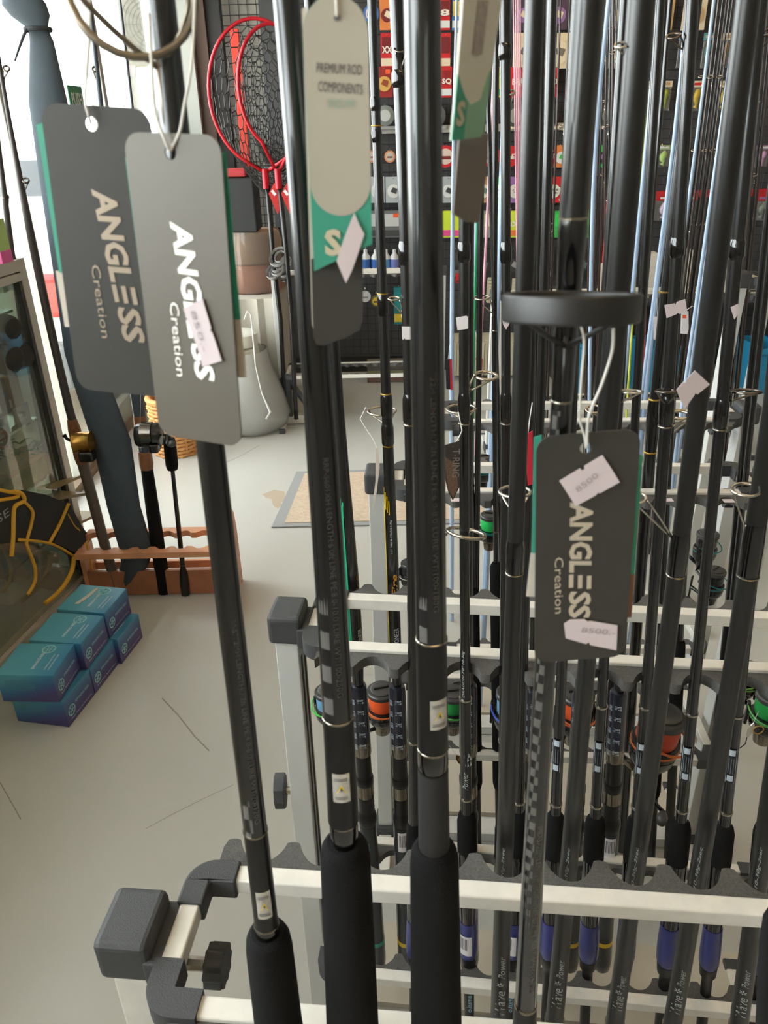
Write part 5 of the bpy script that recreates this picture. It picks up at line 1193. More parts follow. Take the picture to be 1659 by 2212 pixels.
# slate rod bag
SLATE = M('slate_cloth', (66, 76, 84), .8, noise=.1, nscale=12, bump=.3, bscale=60)
bg = thing('rod_bag', aZ(276, 1262, .03), 'long slate blue cloth rod bag tied at the top, leaning in the wooden stand', 'rod bag', None)
prof = [(34, -40, 60, 2.40), (52, 10, 96, 2.40), (66, 34, 84, 2.40), (82, 62, 42, 2.40), (90, 90, 52, 2.40), (104, 220, 84, 2.40), (128, 400, 82, 2.40), (154, 600, 74, 2.40), (172, 760, 66, 2.40), (205, 850, 78, 2.40), (241, 952, 84, 2.40), (267, 1093, 72, 2.40), (294, 1187, 72, 2.41), (292, 1215, 62, 2.42), (274, 1262, 50, 2.42), (270, 1276, 20, 2.42)]
C_ = [aY(x, y, Y) for x, y, w_, Y in prof]; R_ = [w_ / 2 * pxm(c_) for (x, y, w_, Y), c_ in zip(prof, C_)]
mb = MB(); mb.rings(C_[::-1], R_[::-1], lambda i: (V((1, 0, 0)), V((0, .42, 0))), 20); mb.build('bag_body', SLATE, bg, smooth=1)
tp = aY(72, 62, 2.37)
kn = MB().torus(aY(82, 64, 2.40), V((1, 0, 0)), V((0, .45, 0)).normalized(), .033, .004, .006).build('tie_band', M('dark_tie', (46, 50, 54), .8), bg)
MB().tube([aY(58, 62, 2.37), aY(50, 80, 2.37), aY(40, 108, 2.37), aY(32, 132, 2.37)], [.004, .004, .003, .002], 6).build('tie_end', M('dark_tie', (46, 50, 54), .8), kn)

# ================================================================== DOORMAT
mm = [aZ(640, 1021, 0), aZ(1010, 1021, 0), aZ(1010, 1143, 0), aZ(586, 1141, 0)]
mm[1].x = mm[2].x = 1.0; mm[2].y = mm[3].y
c_ = (mm[0] + mm[3]) / 2
pts = [(mm[3].x, mm[3].y), (1.0, mm[3].y), (1.0, mm[0].y), (mm[0].x, mm[0].y)]
dm = thing('doormat', (.2, 3.2, 0), 'tan ribbed doormat with grey border on the floor beyond the racks', 'doormat')
MB().prism(pts, V((0, 0, .001)), V((1, 0, 0)), V((0, 1, 0)), Z, .006).build('border', M('grey_binding', (150, 150, 150), .8), dm, bevel=.002)
MB().prism([(pts[0][0] + .055, pts[0][1] + .03), (.96, pts[0][1] + .03), (.96, pts[3][1] - .03), (pts[3][0] + .045, pts[3][1] - .03)], V((0, 0, .007)), V((1, 0, 0)), V((0, 1, 0)), Z, .003).build('pile', M('tan_pile', (196, 176, 154), .95, noise=.12, nscale=60, bump=.8, bscale=90), dm)

# ================================================================== FAR LEFT CORNER
TBF = M('wrap_cloth', (176, 170, 158), .8, noise=.05, nscale=5)
t0, t1 = aZ(590, 905, 0), aZ(560, 905, 0)
ty = 4.30; tz = aY(600, 645, ty).z; tx1 = aY(600, 700, ty).x; tx0 = -1.12
mb = MB(); n_ = 16; vs = []; fs = []
ol = []
for i in range(n_ + 1): ol.append((tx0 + (tx1 - tx0) * i / n_, ty + .012 * math.sin(i * 2.3)))
for i in range(9): ol.append((tx1 + .010 * math.sin(i * 2.1), ty + .62 * (i + .5) / 9))
ol.append((tx1, ty + .62)); ol.append((tx0, ty + .62))
m_ = len(ol); cxm = sum(p_[0] for p_ in ol) / m_; cym = sum(p_[1] for p_ in ol) / m_
for zz, k_ in ((.005, 1.03), (tz * .5, 1.012), (tz - .012, 1.0), (tz, .985)):
    vs += [V((cxm + (x - cxm) * k_, cym + (y - cym) * k_, zz)) for x, y in ol]
for r_ in range(3):
    for i in range(m_): fs.append((r_ * m_ + i, r_ * m_ + (i + 1) % m_, (r_ + 1) * m_ + (i + 1) % m_, (r_ + 1) * m_ + i))
fs.append(tuple(range(3 * m_, 4 * m_))); mb.add(vs, fs); o = mb.build('covered_table', TBF, smooth=40); tag(o, 'low table draped to the floor in beige cloth, far corner', 'table')
# wrapped brown bale on it
bt = aY(548, 640, 4.55); bz1 = aY(548, 498, 4.55).z; bh = bz1 - tz
bl = thing('wrapped_bale', V((bt.x, 4.58, tz)), 'brown paper bales shrink-wrapped in clear film on the draped table', 'bale')
KRF = M('kraft_paper', (176, 146, 120), .6, noise=.08, nscale=8); FILM = glass('stretch_film', (246, 240, 232), 1.6, veil=.10)
for i, (za, zb, rr) in enumerate(((0, .46, .19), (.48, 1.0, .175))):
    mb = MB(); hs = [za * bh, za * bh + .02, (za + zb) / 2 * bh, zb * bh - .02, zb * bh]; rs = [rr * .9, rr, rr * 1.03, rr, rr * .9]
    mb.rings([V((bt.x, 4.58, tz + h_)) for h_ in hs], rs, lambda i: (V((1, 0, 0)), V((0, .8, 0))), 24); mb.build('paper_roll', KRF if i else M('rust_roll', (196, 132, 100), .6, noise=.08, nscale=8), bl, smooth=50)
mb = MB(); hs = [.004, .03, .3 * bh, .5 * bh, .8 * bh, bh + .004]; rs = [.2, .205, .21, .2, .2, .18]
mb.rings([V((bt.x, 4.58, tz + h_)) for h_ in hs], rs, lambda i: (V((1, 0, 0)), V((0, .82, 0))), 24, cap=False); mb.build('stretch_film', FILM, bl, smooth=1)
# black cooler box with red lid
cp = aY(524, 498, 4.52); ch_ = aY(524, 380, 4.52).z - cp.z
cz = bz1 + .006
co = thing('cooler_box', V((cp.x, 4.52, cz)), 'black cooler box with a red lid standing on the wrapped bales', 'cooler box')
cwd = 62 * pxm(cp)
MB().box((cp.x + .02, 4.52, cz + ch_ / 2), (cwd, .2, ch_)).build('body', M('cooler_black', (44, 45, 46), .5), co, bevel=.012)
MB().box((cp.x + .02 - cwd / 2 - .004, 4.47, cz + ch_ / 2 - .02), (.012, .11, ch_ - .05)).build('side_panel', M('cooler_grey', (120, 124, 124), .5), co)
MB().box((cp.x - .005, 4.50, cz + ch_ + .018), (cwd * .86, .2, .034)).build('lid', M('cooler_red', (178, 48, 56), .45), co, bevel=.008)
# white jug in a white carrier bag
jp = aZ(548, 925, 0); jh = aY(540, 715, jp.y).z
jg = thing('water_jug', (jp.x, jp.y, 0), 'tall white plastic jug with a locking tab, inside a white bag', 'jug')
W_ = M('white_plastic', (222, 220, 208), .45)
mb = MB(); mb.rings([V((jp.x - .03, jp.y, h_)) for h_ in (.002, .02, jh * .6, jh * .84, jh * .86)], [.11, .12, .115, .10, .085], lambda i: (V((1, 0, 0)), V((0, 1, 0))), 24); mb.build('body', W_, jg, smooth=40)
mb = MB(); mb.rings([V((jp.x - .03, jp.y, h_)) for h_ in (jh * .86, jh * .87, jh * .98, jh)], [.09, .10, .10, .085], lambda i: (V((1, 0, 0)), V((0, 1, 0))), 24); ld = mb.build('lid', W_, jg, smooth=40)
MB().box((jp.x - .02, jp.y - .10, jh * .84), (.05, .02, .05)).build('lock_tab', M('tab_grey', (190, 186, 168), .5), ld, bevel=.004)
bgm = glass('carrier_film', (240, 240, 238), .8, veil=.45)
cb_ = thing('carrier_bag', (jp.x + .03, jp.y - .03, 0), 'white translucent carrier bag slumped around the jug', 'bag')
mb = MB(); N_ = 18
prof = [(.004, .15, .00), (.03, .18, .01), (.10, .19, .02), (.22, .185, .005), (.36, .16, -.02), (.46, .15, -.03)]
vs = []; fs = []
for j, (h_, r_, dx_) in enumerate(prof):
    for i in range(N_):
        a = 2 * math.pi * i / N_; rr = r_ * (1 + .05 * math.sin(3 * a + j)); vs.append(V((jp.x + dx_ + rr * math.cos(a), jp.y + .9 * rr * math.sin(a), h_)))
for j in range(len(prof) - 1):
    for i in range(N_): fs.append((j * N_ + i, j * N_ + (i + 1) % N_, (j + 1) * N_ + (i + 1) % N_, (j + 1) * N_ + i))
mb.add(vs, fs); mb.build('bag_skin', bgm, cb_, smooth=1)
MB().tube([aY(528, 690, jp.y - .1), aY(534, 672, jp.y - .1), aY(542, 680, jp.y - .1), aY(546, 720, jp.y - .11), aY(552, 790, jp.y - .12), aY(566, 850, jp.y - .14), aY(584, 890, jp.y - .16), aY(575, 905, jp.y - .16)], [.004] * 6 + [.008, .006], 6).build('bag_handle', M('bag_white', (232, 232, 230), .5), cb_, smooth=1)
# wicker basket by the door
wb = aZ(385, 973, 0); wr = 46 * pxm(wb); whh = .30
wk = thing('wicker_basket', (wb.x, wb.y, 0), 'round orange wicker basket on the floor by the door', 'basket')
WKM = M('wicker', (206, 148, 88), .6, noise=.1, nscale=50)
mb = MB()
for j in range(15):
    zz = .008 + whh * j / 15
    P_ = [V((wb.x + (wr + .006 * (1 if (i + j) % 2 else -1)) * math.cos(2 * math.pi * i / 28), wb.y + (wr + .006 * (1 if (i + j) % 2 else -1)) * math.sin(2 * math.pi * i / 28), zz)) for i in range(28)]
    mb.tube(P_, .0095, 6, closed=True)
o = mb.build('weave', WKM, wk, smooth=1); o['kind'] = 'stuff'
for i in range(14):
    a = 2 * math.pi * i / 14; MB().tube([V((wb.x + wr * math.cos(a), wb.y + wr * math.sin(a), .004)), V((wb.x + wr * math.cos(a), wb.y + wr * math.sin(a), whh))], .006, 6).build('stake', WKM, wk)
mb = MB(); mb.torus(V((wb.x, wb.y, whh)), V((1, 0, 0)), V((0, 1, 0)), wr, .016, .014, 28, 8); mb.build('rim', WKM, wk, smooth=1)
mb = MB(); mb.rings([V((wb.x, wb.y, .002)), V((wb.x, wb.y, .012))], [wr, wr], lambda i: (V((1, 0, 0)), V((0, 1, 0))), 24); mb.build('bottom', WKM, wk)
# wire grid on the white recess wall, red strip, and blister cards hung there
def grid(name, lab, x0, x1, z0, z1, Y, sp, r, mat):
    mb = MB(); nx = int((x1 - x0) / sp); nz = int((z1 - z0) / sp)
    for i in range(nx + 1): mb.tube([V((x0 + i * sp, Y, z0)), V((x0 + i * sp, Y, z1))], r, 4)
    for i in range(nz + 1): mb.tube([V((x0, Y - r, z0 + i * sp)), V((x0 + nx * sp, Y - r, z0 + i * sp))], r, 4)
    o = mb.build(name, mat); o['kind'] = 'stuff'; return tag(o, lab, 'wire grid')
grid('wire_grid', 'black wire grid panel on the white recess wall', -1.06, -.70, .05, 2.45, 6.335, .062, .0022, M('grid_wire', (40, 40, 40), .5))
grid('wire_grid', 'black wire grid covering the dark display wall', -.55, 3.4, .12, 2.55, 5.205, .052, .0018, M('grid_wire_dark', (30, 30, 31), .5))
rs_ = aY(519, 205, 6.1); rz_ = aY(519, 62, 6.1).z; o = MB().box((rs_.x, rs_.y, rz_ / 2), (18 * pxm(rs_), .05, rz_)).build('red_strip', M('bright_red', (228, 62, 42), .45), bevel=.004); tag(o, 'tall red display strip standing behind the landing nets', 'display strip')
rp = aY(505, 40, 6.08); 
RW = M('net_red', (196, 34, 48), .25, metal=.5)
NETM = M('net_rubber', (44, 44, 42), .5)
def net(label, cx, cy, rx, ry, foot, Y, yaw, hand, bagp):
    c = aY(cx, cy, Y); k_ = pxm(c); cyw = V((math.cos(yaw), math.sin(yaw), 0)); R1, R2 = rx * k_, ry * k_
    f = aY(foot[0], foot[1], Y); t = thing('landing_net', aY(hand[-1][0], hand[-1][1], Y), label, 'landing net', 'landing nets in the far corner')
    P_ = []; fd = f - c
    for i in range(40):
        a = math.radians(-90 + 28 + (360 - 56) * i / 39.); P_.append(c + cyw * (R1 * math.cos(a)) + Z * (R2 * math.sin(a)))
    P_ = [f - cyw * .012 + Z * .03 if False else f + cyw * .006] + P_ + [f - cyw * .006]
    MB().tube(P_, .0085, 8).build('hoop', RW, t, smooth=1)
    MB().tube([f + Z * .015, f - Z * (34 * k_)], .017, 12).build('socket', RW, t, smooth=40)
    H_ = [aY(x, y, Y + dy) for x, y, dy in [(q_[0], q_[1], q_[2] if len(q_) > 2 else 0) for q_ in hand]]
    MB().tube(H_, .0125, 10).build('handle', SATIN, t, smooth=1)
    b_ = aY(bagp[0], bagp[1], Y + bagp[2]); mb = MB(); J, n = 17, 22
    def pt(j, i, zig):
        v = (j + (.22 if zig else -.22)) / J; v = min(max(v, 0), 1); a = 2 * math.pi * i / (2 * n)
        base = c + cyw * (R1 * math.cos(a)) + Z * (R2 * math.sin(a)); w = v ** 1.25; q_ = 1 - w
        p = c * 0 + (base * q_ + b_ * w); bulge = math.sin(math.pi * min(1, v * 1.0)) ; return p + V((0, .12, -.05)) * bulge
    for j in range(J):
        for i in range(2 * n):
            i2 = (i + 1) % (2 * n); z1, z2 = ((i + j) % 2 == 0), ((i2 + j) % 2 == 0)
            mb.tube([pt(j, i, z1), pt(j, i2, z2)], .0026, 4)
            if z1 and j < J - 1: mb.tube([pt(j, i, True), pt(j + 1, i, False)], .0026, 4)
    o = mb.build('netting', NETM, t); o['kind'] = 'stuff'
    lb = aY(foot[0] + 22, foot[1] + 55, Y - .05); kk = pxm(lb)
    MB().prism([(-14 * kk, 8 * kk), (0, 30 * kk), (16 * kk, -6 * kk), (2 * kk, -34 * kk)], lb, V((1, 0, 0)), Z, V((0, -1, 0)), .002).build('swing_label', M('label_red', (186, 40, 40), .5), t)
    mb = MB(); mb.box(lb + V((-3 * kk, -.0035, 10 * kk)), (6 * kk, .001, 12 * kk), (.8, 0, .6), None, (-.6, 0, .8)); mb.build('label_logo', WHITE, t)
    return t
net('large red hooped landing net, left of the pair', 560, 205, 108, 140, (573, 372), 4.17, .0, [(578, 400), (590, 560), (606, 690), (614, 840), (618, 890)], (585, 432, .14))
net('smaller red hooped landing net in front of the larger', 592, 190, 76, 118, (600, 372), 4.10, .15, [(604, 400), (620, 560), (630, 690), (636, 830), (640, 905)], (590, 380, .14))
# crumpled clear bag on the white post and white blisters hanging there
cbp = aY(606, 575, 4.15); mb = MB()
for i in range(9):
    q_ = cbp + V((random.uniform(-.04, .04), random.uniform(-.03, .03), random.uniform(-.05, .05))); mb.torus(q_, V((1, 0, .3)).normalized(), V((0, .6, .8)).normalized(), random.uniform(.02, .05), .003, .018, 12, 4)
o = mb.build('crumpled_bag', glass('crumple_film', (240, 240, 244), 1.5, veil=.35), smooth=1); tag(o, 'crumpled clear plastic bag caught on the white rack post', 'bag'); o['kind'] = 'thing'
# braces at the foot of the far white post
def brace(lab, x, Y, w=.30):
    t = thing('post_foot', (x, Y, 0), lab, 'rack foot', 'triangular rack feet')
    MB().box((x, Y - .02, .03), (w * 1.3, .05, .05)).build('floor_bar', ALU, t, bevel=.003)
    for q_ in (-1, 1):
        MB().tube([V((x + q_ * w * .5, Y - .03, .06)), V((x + q_ * .02, Y - .03, .26))], .018, 6).build('brace', M('brace_grey', (72, 76, 80), .5), t)
    MB().box((x, Y - .03, .16), (.06, .05, .22)).build('sleeve', M('brace_grey', (72, 76, 80), .5), t, bevel=.004)
brace('triangular dark brace at the foot of the white post by the table', -.54, 4.22)
brace('triangular dark brace at the foot of the grey post at right', 1.52, 3.62, .36)

# ================================================================== OUTSIDE
acp = aX(312, 52, -3.1); k_ = pxm(acp)
ac = thing('condenser_unit', (acp.x, acp.y, acp.z - .45), 'white air conditioner condenser with round fan grille outside the door', 'air conditioner')
AW = M('ac_white_shaded', (108, 104, 94), .6); GW = M('ac_grille', (82, 80, 72), .6)  # pale unit, shade painted into casing and grille colours
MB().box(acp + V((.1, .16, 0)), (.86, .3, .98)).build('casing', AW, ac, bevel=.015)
for j in range(7):
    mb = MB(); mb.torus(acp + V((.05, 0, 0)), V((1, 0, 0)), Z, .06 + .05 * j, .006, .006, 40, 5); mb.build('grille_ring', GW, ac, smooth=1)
for j in range(12):
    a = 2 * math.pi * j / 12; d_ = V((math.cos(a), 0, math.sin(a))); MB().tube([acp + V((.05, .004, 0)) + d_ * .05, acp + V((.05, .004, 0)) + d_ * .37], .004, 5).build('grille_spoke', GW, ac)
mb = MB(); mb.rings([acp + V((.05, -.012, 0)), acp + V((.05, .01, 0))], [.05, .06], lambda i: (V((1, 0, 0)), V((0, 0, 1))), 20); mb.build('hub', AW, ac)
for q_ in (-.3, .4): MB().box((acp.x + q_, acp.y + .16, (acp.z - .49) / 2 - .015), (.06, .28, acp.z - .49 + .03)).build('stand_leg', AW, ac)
# white car parked beyond the glazing
oy = 3.95; ox = aY(112, 632, oy).x - 1.52; car = thing('car', (ox + .81, oy + 2.1, 0), 'white car with a red tail light parked outside the shop', 'car')
CARW = M('car_white', (226, 222, 212), .3, coat=.6); CGD = M('car_glass', (46, 50, 54), .1, coat=.5)
prof = [(0, .35), (0, .80), (.12, .98), (.55, 1.05), (1.1, 1.48), (2.3, 1.52), (3.1, 1.02), (4.1, .86), (4.25, .5), (4.2, .28), (0.1, .26)]
MB().prism(prof[::-1], V((ox + 1.62, oy, 0)), V((0, 1, 0)), Z, V((-1, 0, 0)), 1.62).build('body', CARW, car, bevel=.06)
MB().prism([(.66, 1.06), (1.14, 1.42), (2.2, 1.46), (2.9, 1.06)][::-1], V((ox + 1.635, oy, 0)), V((0, 1, 0)), Z, V((-1, 0, 0)), 1.65).build('side_window', CGD, car)
MB().box((ox + .81, oy + .83, 1.26), (1.3, .02, .36), (1, 0, 0), (0, .64, -.77), (0, .77, .64)).build('rear_window', CGD, car)
for q_ in (.16, 1.46): MB().box((ox + q_, oy - .01, .80), (.26, .06, .22)).build('tail_light', M('tail_light', (206, 40, 36), .25, coat=.6), car, bevel=.03)
MB().box((ox + .81, oy - .05, .45), (1.56, .14, .24)).build('bumper', M('car_grey', (120, 122, 124), .5), car, bevel=.04)
MB().box((ox + .81, oy - .125, .60), (.5, .012, .12)).build('number_plate', WHITE, car)
for yy in (.75, 3.35):
    for q_ in (.1, 1.52):
        mb = MB(); mb.rings([V((ox + q_ - .1, oy + yy, .31)), V((ox + q_ - .08, oy + yy, .31)), V((ox + q_ + .08, oy + yy, .31)), V((ox + q_ + .1, oy + yy, .31))], [.26, .31, .31, .26], lambda i: (V((0, 1, 0)), V((0, 0, 1))), 24); w_ = mb.build('wheel', M('tyre', (34, 34, 34), .8), car, smooth=35)
        mb = MB(); mb.rings([V((ox + q_ - .104, oy + yy, .31)), V((ox + q_ + .104, oy + yy, .31))], [.18, .18], lambda i: (V((0, 1, 0)), V((0, 0, 1))), 20); mb.build('hub_cap', ALU, w_)

# ================================================================== DISPLAY WALL
ORD = ['first', 'second', 'third', 'fourth', 'fifth', 'sixth', 'seventh', 'eighth', 'ninth', 'tenth', 'eleventh', 'twelfth', 'thirteenth', 'fourteenth', 'fifteenth', 'sixteenth', 'seventeenth', 'eighteenth', 'nineteenth', 'twentieth']
PM = {}
def pm(rgb, rough=.5): 
    k_ = (tuple(rgb), rough)
    if k_ not in PM: PM[k_] = M('pack_%02x%02x%02x_%d' % (*rgb, int(rough * 100)), rgb, rough)
    return PM[k_]
XA, ZA, NA = V((1, 0, 0)), V((0, 0, 1)), V((0, -1, 0))
STK = pm((244, 96, 48))
BLIS = glass('blister_film', (240, 240, 240), 1.2, veil=.14)
def pack(px, py, w, h, style, c0, c1, c2, label, Y=5.15, txt=None, sticker=False, group='tackle packs on the display wall', name='tackle_pack', cat='pack'):
    c = aY(px, py, Y); k_ = pxm(c); W_, H_ = w * k_, h * k_
    m0, m1, m2 = pm(c0), pm(c1), pm(c2)
    if style == 'round':
        o = MB().prism(circ((0, 0), W_ / 2, 22), c, XA, ZA, NA, .012).build(name, m0, loc=c); tag(o, label, cat, group)
        MB().prism(circ((0, 0), W_ * .36, 18), c + NA * .012, XA, ZA, NA, .003).build('centre_disc', m1, o)
        MB().box(c + NA * .013 + ZA * (-W_ * .05), (W_ * .5, .006, W_ * .14)).build('print_band', m2, o)
    elif style == 'bottle':
        mb = MB(); hs = [-.5, -.48, .18, .30, .34, .5]; rs = [.46, .5, .5, .3, .22, .2]
        mb.rings([c + ZA * (a * H_) for a in hs], [a * W_ for a in rs], lambda i: (XA, NA), 14); o = mb.build(name, m0, smooth=40, loc=c); tag(o, label, cat, group)
        mb = MB(); mb.rings([c + ZA * (-.30 * H_), c + ZA * (.08 * H_)], [W_ * .52, W_ * .52], lambda i: (XA, NA), 14); mb.build('wrap_label', m1, o, smooth=40)
        MB().box(c + ZA * (-.42 * H_) + NA * (W_ * .5), (W_ * .7, .004, H_ * .09)).build('print_band', m2, o)
    elif style == 'bag':
        o = MB().box(c + ZA * (H_ * .40), (W_, .006, H_ * .2)).build(name, m0, loc=c); tag(o, label, cat, group)
        MB().box(c - ZA * (H_ * .1) + NA * .002, (W_ * .96, .016, H_ * .78)).build('film_pouch', BLIS, o, bevel=.004)
        mb = MB(); P_ = [c + ZA * (H_ * (.24 - .09 * i)) + NA * .004 + XA * (W_ * .06 * math.sin(i * 1.4)) for i in range(8)]
        mb.tube(P_, [W_ * .12, W_ * .24, W_ * .28, W_ * .26, W_ * .22, W_ * .16, W_ * .1, W_ * .2], 8); mb.build('lure', m1, o, smooth=1)
        MB().box(c + ZA * (H_ * .40) + NA * .005, (W_ * .6, .004, H_ * .08)).build('print_band', m2, o)
    elif style == 'spool':
        mb = MB(); mb.rings([c + NA * (-.02), c + NA * (-.018), c + NA * .028, c + NA * .03], [W_ * .46, W_ * .5, W_ * .5, W_ * .44], lambda i: (XA, ZA), 20); o = mb.build(name, m0, smooth=35, loc=c); tag(o, label, cat, group)
        mb = MB(); mb.rings([c + NA * .03, c + NA * .034], [W_ * .3, W_ * .28], lambda i: (XA, ZA), 16); mb.build('centre_disc', m1, o)
        MB().box(c - ZA * (H_ * .5), (W_ * 1.1, .06, H_ * .12)).build('stand_card', m2, o)
    else:
        o = MB().box(c, (W_, .012 if style == 'card' else .045, H_)).build(name, m0, bevel=.0015, loc=c); tag(o, label, cat, group)
        d_ = .0065 if style == 'card' else .023
        if style == 'card' and abs(W_ - H_) < .55 * H_ and c1 != c0:
            MB().prism(circ((0, -H_ * .05), min(W_, H_) * .40, 20), c + NA * d_, XA, ZA, NA, .006).build('window_disc', m1, o)
            MB().prism([(-W_ * .2, -H_ * .06), (W_ * .16, -H_ * .16), (W_ * .26, H_ * .04), (-W_ * .04, H_ * .10)], c + NA * (d_ + .006), XA, ZA, NA, .003).build('product', m2, o)
        else:
            MB().box(c + NA * d_ + ZA * (H_ * .16), (W_ * .84, .004, H_ * .46)).build('print_panel', m1, o)
            MB().box(c + NA * d_ - ZA * (H_ * .32), (W_ * .96, .004, H_ * .22)).build('print_band', m2, o)
    hy_ = W_ * .46 if style in ('round', 'spool') else H_ * .45
    MB().tube([c + ZA * hy_ + NA * .014, c + ZA * hy_ + NA * (5.15 - Y - .04), c + ZA * (hy_ + .012) + NA * (Y - 5.198)], .0028, 5).build('hook', STEEL, o)
    if txt: 
        mb = MB(); flat_text(mb, txt, c + NA * .031 + XA * (-W_ * .42) + ZA * (-H_ * .08), XA, ZA, W_ * .84, H_ * .2, bold=.03); mb.build('lettering', pm((240, 236, 226)), o)
    if sticker: MB().box(c + NA * .028 + XA * (W_ * .22) + ZA * (H_ * .34), (W_ * .28, .003, H_ * .14)).build('price_sticker', STK, o)
    return o
def row(rowname, y, h, items, style, Y=5.15, **kw):
    """items: (x, w, colours, words[, text, sticker])"""
    for i, it in enumerate(items):
        x, w, cs, words = it[:4]; txt = it[4] if len(it) > 4 else None; st = it[5] if len(it) > 5 else False
        sty = it[6] if len(it) > 6 else style
        pack(x, y + (it[7] if len(it) > 7 else 0), w, h, sty, *cs, '%s, %s from left in the %s wall row' % (words, ORD[i], rowname.replace(' row', '')), Y, txt, st, **kw)
RED, MAR, CRE, ORA, BLK, GRY, WHT, BLU, YEW, LIM, PNK, PUR, TAN, GRE = (206, 34, 40), (120, 30, 36), (226, 212, 186), (220, 130, 70), (40, 40, 42), (150, 152, 152), (222, 224, 226), (60, 110, 190), (226, 198, 60), (206, 226, 60), (232, 80, 150), (150, 110, 170), (196, 164, 120), (60, 180, 80)
row('top row', 30, 60, [(802, 34, (BLU, (206, 196, 200), MAR), 'blue and white round spool pack', None, False, 'round'), (836, 32, (ORA, MAR, CRE), 'orange line card with maroon disc'), (872, 30, (TAN, ORA, BLK), 'brown line card'), (905, 30, (ORA, MAR, CRE), 'orange line card beside brown one'), (960, 24, (RED, MAR, WHT), 'red line box marked eight', '8'), (985, 16, (BLU, YEW, WHT), 'blue and yellow pack'), (1130, 34, ((70, 60, 80), PUR, CRE), 'dark violet lure card'), (1206, 40, ((80, 64, 84), PUR, CRE), 'dark violet lure card beside white tag'), (1250, 30, (WHT, GRY, BLK), 'white hook card'), (1340, 34, (GRY, CRE, YEW), 'pale clear tube pack'), (1425, 60, (TAN, ORA, BLU), 'tan shelf box'), (1500, 50, (CRE, TAN, BLU), 'cream shelf box')], 'card')
row('second row', 110, 66, [(836, 26, (RED, MAR, CRE), 'narrow red hook card', 'XX'), (874, 24, (RED, MAR, CRE), 'narrow red hook card'), (905, 26, (RED, MAR, CRE), 'narrow red hook card nearly hidden'), (962, 22, (RED, MAR, CRE), 'red hook card beside a rod'), (1000, 26, (CRE, TAN, GRY), 'cream box'), (1130, 42, ((224, 208, 176), (230, 216, 190), (90, 84, 78)), 'cream boxed leader pack'), (1206, 56, ((222, 206, 176), (228, 214, 188), (120, 112, 100)), 'wide cream boxed leader pack'), (1270, 40, ((222, 206, 176), (228, 214, 188), (120, 112, 100)), 'cream boxed leader pack by the guide rod'), (1330, 30, (GRY, CRE, BLK), 'grey card'), (1432, 20, (ORA, ORA, CRE), 'orange squid jig bag', None, False, 'bag'), (1474, 22, ((120, 150, 190), BLU, CRE), 'blue jig bag', None, False, 'bag'), (1528, 24, ((90, 150, 160), (80, 160, 170), CRE), 'teal jig bag', None, False, 'bag'), (1566, 26, (CRE, (150, 120, 90), TAN), 'brown jig bag with cream header', None, False, 'bag'), (1604, 24, (CRE, (130, 60, 60), TAN), 'red jig bag', None, False, 'bag')], 'card')
row('third row', 178, 58, [(830, 36, ((150, 40, 36), (214, 170, 90), (150, 70, 40)), 'red and gold leader pack', None, True), (874, 36, ((150, 40, 36), (214, 170, 90), (150, 70, 40)), 'red and gold leader pack', None, True), (964, 24, (RED, (150, 30, 34), WHT), 'red squid leader box', 'SQ'), (1000, 26, (PNK, PUR, CRE), 'pink pack'), (1078, 22, (YEW, LIM, GRE), 'yellow pack'), (1124, 46, (RED, (196, 60, 54), (216, 150, 120)), 'red line box lettered BRAID', 'BRAID'), (1184, 42, (RED, (190, 60, 54), (216, 150, 120)), 'red line box lettered BRAID', 'BRAID'), (1246, 40, (RED, (190, 60, 54), (216, 150, 120)), 'red line box lettered BRAID nearly hidden', 'BRAID'), (1400, 26, (CRE, GRY, TAN), 'cream headed grey worm bag', None, False, 'bag', 30), (1436, 26, (CRE, (150, 160, 60), TAN), 'cream headed green worm bag', None, False, 'bag', 30), (1504, 28, (CRE, (200, 170, 60), RED), 'cream headed yellow worm bag', None, False, 'bag', 30), (1562, 28, (CRE, (176, 156, 66), TAN), 'cream headed olive worm bag', None, False, 'bag', 30), (1610, 28, (CRE, (120, 110, 90), TAN), 'cream headed brown worm bag', None, False, 'bag', 30)], 'card')
row('fourth row', 250, 46, [(832, 40, ((120, 126, 124), (186, 190, 188), GRY), 'clear reel spool pack'), (878, 40, ((120, 126, 124), (186, 190, 188), GRY), 'clear reel spool pack'), (940, 44, ((90, 92, 92), (160, 160, 156), GRY), 'grey line spool'), (1010, 44, ((80, 80, 80), (160, 160, 156), GRY), 'dark line spool'), (1112, 50, ((64, 64, 62), (150, 150, 144), CRE), 'dark line spool with white tag'), (1180, 50, ((70, 70, 66), (150, 150, 144), CRE), 'dark line spool behind slim rods'), (1250, 46, ((70, 70, 66), (150, 150, 144), CRE), 'dark line spool behind the guide rod'), (1310, 40, ((70, 70, 66), (130, 130, 124), CRE), 'dark line spool by the thin bunch')], 'spool')
